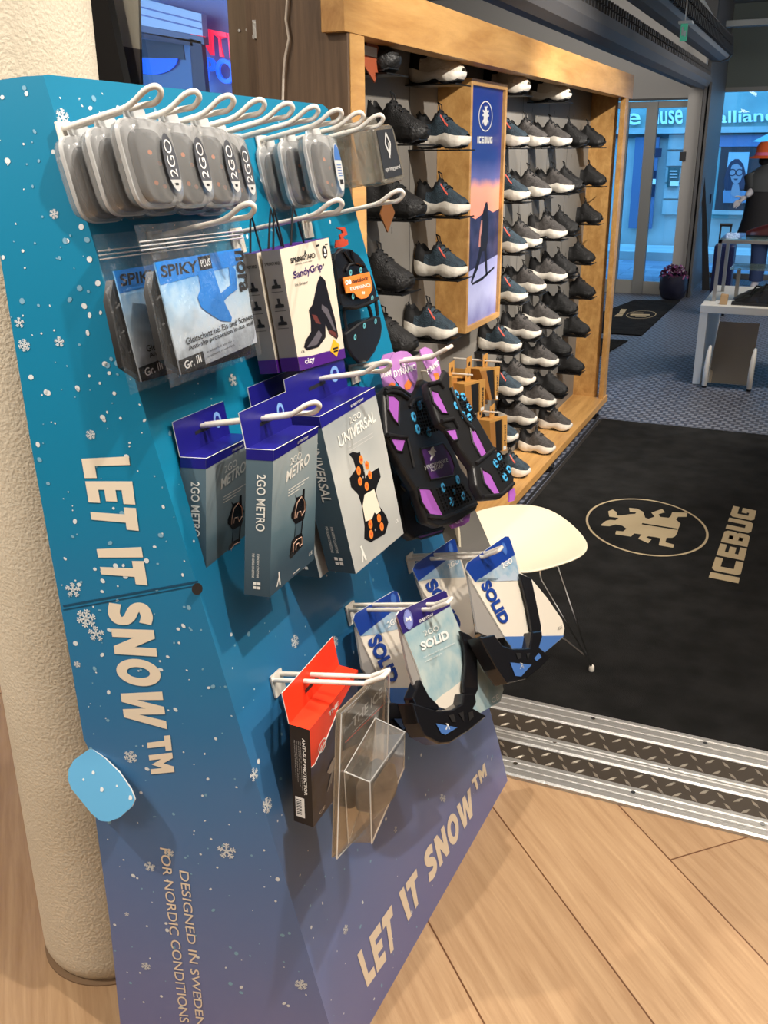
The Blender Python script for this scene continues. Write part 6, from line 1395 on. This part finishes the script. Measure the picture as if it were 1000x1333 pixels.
# mannequin in the window, cut by the right edge of the frame
GY = 11.6
def skinned(name, joints, bones, mat, parent=None, sub=2, root=0):
    me = bpy.data.meshes.new(name); off = world(parent)
    me.from_pydata([tuple(np.array(j[0]) - off) for j in joints], bones, [])
    o = bpy.data.objects.new(name, me); COL.objects.link(o); o.parent = parent; me.materials.append(mat)
    me.skin_vertices or None
    md = o.modifiers.new('skin', 'SKIN'); 
    if not me.skin_vertices: bpy.context.view_layer.objects.active = o
    for i, j in enumerate(joints):
        r_ = j[1]; me.skin_vertices[0].data[i].radius = r_ if isinstance(r_, tuple) else (r_, r_)
    me.skin_vertices[0].data[root].use_root = True
    md.use_smooth_shade = True; s_ = o.modifiers.new('sub', 'SUBSURF'); s_.levels = 1; s_.render_levels = sub
    return o
mc = ony((1003, 230), GY); mx = mc[0]
H0 = ony((995, 186), GY)[2]
def mp_(px_, py_, dy=0.0): v = ony((px_, py_), GY + dy); return v
GREYC = M('grey_jacket', srgb(62, 66, 70), .6); DARKC = M('dark_coat', srgb(22, 22, 28), .7); JEAN = M('blue_jeans', srgb(46, 66, 110), .8); SKINM = M('pale_mannequin', srgb(190, 190, 200), .45); HATO = M('orange_hat_felt', srgb(214, 92, 40), .7); PINK = M('pink_band', srgb(220, 110, 150), .6)
man = thing('mannequin', 'mannequin in dark coat, jeans and orange hat at the right edge of the display window', 'mannequin', (mx, GY, 0))
pel = mp_(1004, 290)
J = [(mp_(1004, 288), (.13, .09)), (mp_(1004, 262), (.12, .085)), (mp_(1003, 232), (.16, .09)), (mp_(1003, 221), (.11, .07)), (mp_(1001, 213), .05), (mp_(1000, 203), .072), (mp_(999, 195), .07),
     (mp_(977, 228), .055), (mp_(966, 247), .042), (mp_(985, 256, -.12), .035), (mp_(1030, 228), .055), (mp_(1040, 250), .045), (mp_(1036, 268), .035),
     (mp_(991, 300), .085), (mp_(988, 335), .065), (np.array([mp_(986, 350)[0], GY, .08]), .045), (np.array([mp_(986, 350)[0] - .02, GY - .12, .035]), .035), (mp_(1017, 300), .085), (mp_(1018, 335), .065), (np.array([mp_(1020, 350)[0], GY, .08]), .045), (np.array([mp_(1020, 350)[0] + .02, GY - .12, .035]), .035)]
Bn = [(0, 1), (1, 2), (2, 3), (3, 4), (4, 5), (5, 6), (2, 7), (7, 8), (8, 9), (2, 10), (10, 11), (11, 12), (0, 13), (13, 14), (14, 15), (15, 16), (0, 17), (17, 18), (18, 19), (19, 20)]
J[8] = (mp_(981, 246, -.05), .045); J[9] = (mp_(972, 256, -.16), .034)
skinned('body', J, Bn, SKINM, man)
hd = mp_(962, 263, -.22); wr = J[9][0]
HJ = [(wr, .032), (wr * .45 + hd * .55, (.034, .018)), (hd, (.034, .014))]; HB = [(0, 1), (1, 2)]
dirh = unit(hd - wr); sideh = unit(np.cross(dirh, [0, -1, 0]))
for k, (o_, l_) in enumerate([(-.024, .06), (-.008, .075), (.008, .07), (.024, .055)]):
    b_ = hd + sideh * o_; HJ += [(b_, .011), (b_ + dirh * l_ * .6 + [0, 0, -.004], .009), (b_ + dirh * l_ + [0, 0, -.016], .007)]; n_ = len(HJ); HB += [(2, n_ - 3), (n_ - 3, n_ - 2), (n_ - 2, n_ - 1)]
b_ = wr * .5 + hd * .5 + sideh * .03; HJ += [(b_, .012), (b_ + dirh * .03 + sideh * .03, .010), (b_ + dirh * .06 + sideh * .038, .008)]; n_ = len(HJ); HB += [(1, n_ - 3), (n_ - 3, n_ - 2), (n_ - 2, n_ - 1)]
skinned('hand', HJ, HB, SKINM, man, 1)
mb = MB(); n = 20
def ring_(c, rx_, ry_, n=20): return [np.array(c) + [rx_ * math.cos(2 * math.pi * k / n), ry_ * math.sin(2 * math.pi * k / n), 0] for k in range(n)]
px2m = lambda w: w * GY / FP
mb.loft([ring_(mp_(1003, 214), .07, .07), ring_(mp_(1003, 220), .15, .10), ring_(mp_(1003, 228), .235, .13), ring_(mp_(1003, 240), .26, .15), ring_(mp_(1003, 249), .27, .16)], GREYC, cap=False); mb.build('jacket', man)
mb = MB(); mb.loft([ring_(mp_(1003, 246), .22, .15), ring_(mp_(1003, 262), .25, .17), ring_(mp_(1003, 285), .29, .2), ring_(mp_(1003, 309), .36, .23), ring_(mp_(1003, 312), .33, .2)], DARKC, cap=False); mb.build('coat', man)
mb = MB(); mb.tube([J[7][0] + [.02, 0, 0], J[8][0]], [.085, .07], GREYC, 12); mb.build('sleeve', man)
for a_, b2, c_ in ((13, 14, 15), (17, 18, 19)):
    mb = MB(); mb.tube([J[a_][0], J[b2][0], J[c_][0] + [0, 0, .02]], [.10, .085, .075], JEAN, 14); mb.build('trouser_leg', man)
mb = MB(); hc = mp_(999, 206); mb.loft([ring_(hc, .19, .17), ring_(hc + [0, 0, .015], .17, .15), ring_(hc + [0, 0, .03], .125, .12), ring_(hc + [0, 0, .12], .115, .11), ring_(hc + [0, 0, .165], .085, .08), ring_(hc + [0, 0, .17], .01, .01)], HATO); mb.build('hat', man)
mb = MB(); mb.loft([ring_(hc + [0, 0, .028], .13, .125), ring_(hc + [0, 0, .06], .125, .12)], PINK, cap=False); mb.build('hat_band', man)
mb = MB(); mb.loft([ring_(mp_(1000, 203) + [0, .01, 0], .085, .09), ring_(mp_(1000, 212) + [0, .02, 0], .095, .09), ring_(mp_(1000, 218) + [0, .03, 0], .06, .06)], DARKC); mb.build('hair', man)

# plant pot
pp = onz((875, 389)); POT = M('dark_blue_pot', srgb(30, 32, 52), .35)
t = thing('potted_plant', 'dark round pot of purple flowers by the pale column', 'plant', pp)
sc_ = 11 / FP * pp[1]
mb = MB(); R_ = 17.0 * pp[1] / FP; Hh = 29.0 * pp[1] / FP
mb.lathe(pp, [(R_ * .62, 0), (R_ * .85, Hh * .12), (R_, Hh * .45), (R_ * .98, Hh * .8), (R_ * .92, Hh), (R_ * .84, Hh), (R_ * .84, Hh * .9), (.01, Hh * .9)], POT, 28); mb.build('pot', t)
LEAF = M('purple_leaf', srgb(78, 34, 66), .6); PET = M('violet_petal', srgb(128, 62, 118), .6); PET2 = M('pale_petal', srgb(176, 150, 176), .6)
rn = random.Random(3); mb = MB()
for k in range(320):
    a = rn.uniform(0, 6.283); rr = R_ * .98 * math.sqrt(rn.random()); zz_ = Hh * .95 + (1 - (rr / R_) ** 2) * .09 + rn.uniform(-.03, .035); c = pp + [rr * math.cos(a), rr * math.sin(a), zz_]
    e1 = unit([rn.uniform(-1, 1), rn.uniform(-1, 1), rn.uniform(-.5, .8)]) * rn.uniform(.014, .026); e2 = unit(np.cross(e1, [rn.uniform(-1, 1), rn.uniform(-1, 1), 1])) * .011
    mb.ell(c, e1, e2, rn.choice([LEAF, LEAF, PET, PET, PET2]), 7)
o = mb.build('flowers', t); o['kind'] = 'stuff'
# hanging white cable on the dark end panel
mb = MB(); pts = [ony(v, 2.19) for v in [(375, -40), (374, 0), (372, 25), (376, 50), (371, 75), (369, 100), (368, 135), (370, 200)]]
mb.tube(pts, .003, M('white_cable', srgb(206, 196, 184), .5), 8); tag(mb.build('power_cable'), 'thin white cable hanging down the dark end panel of the shoe wall', 'cable')
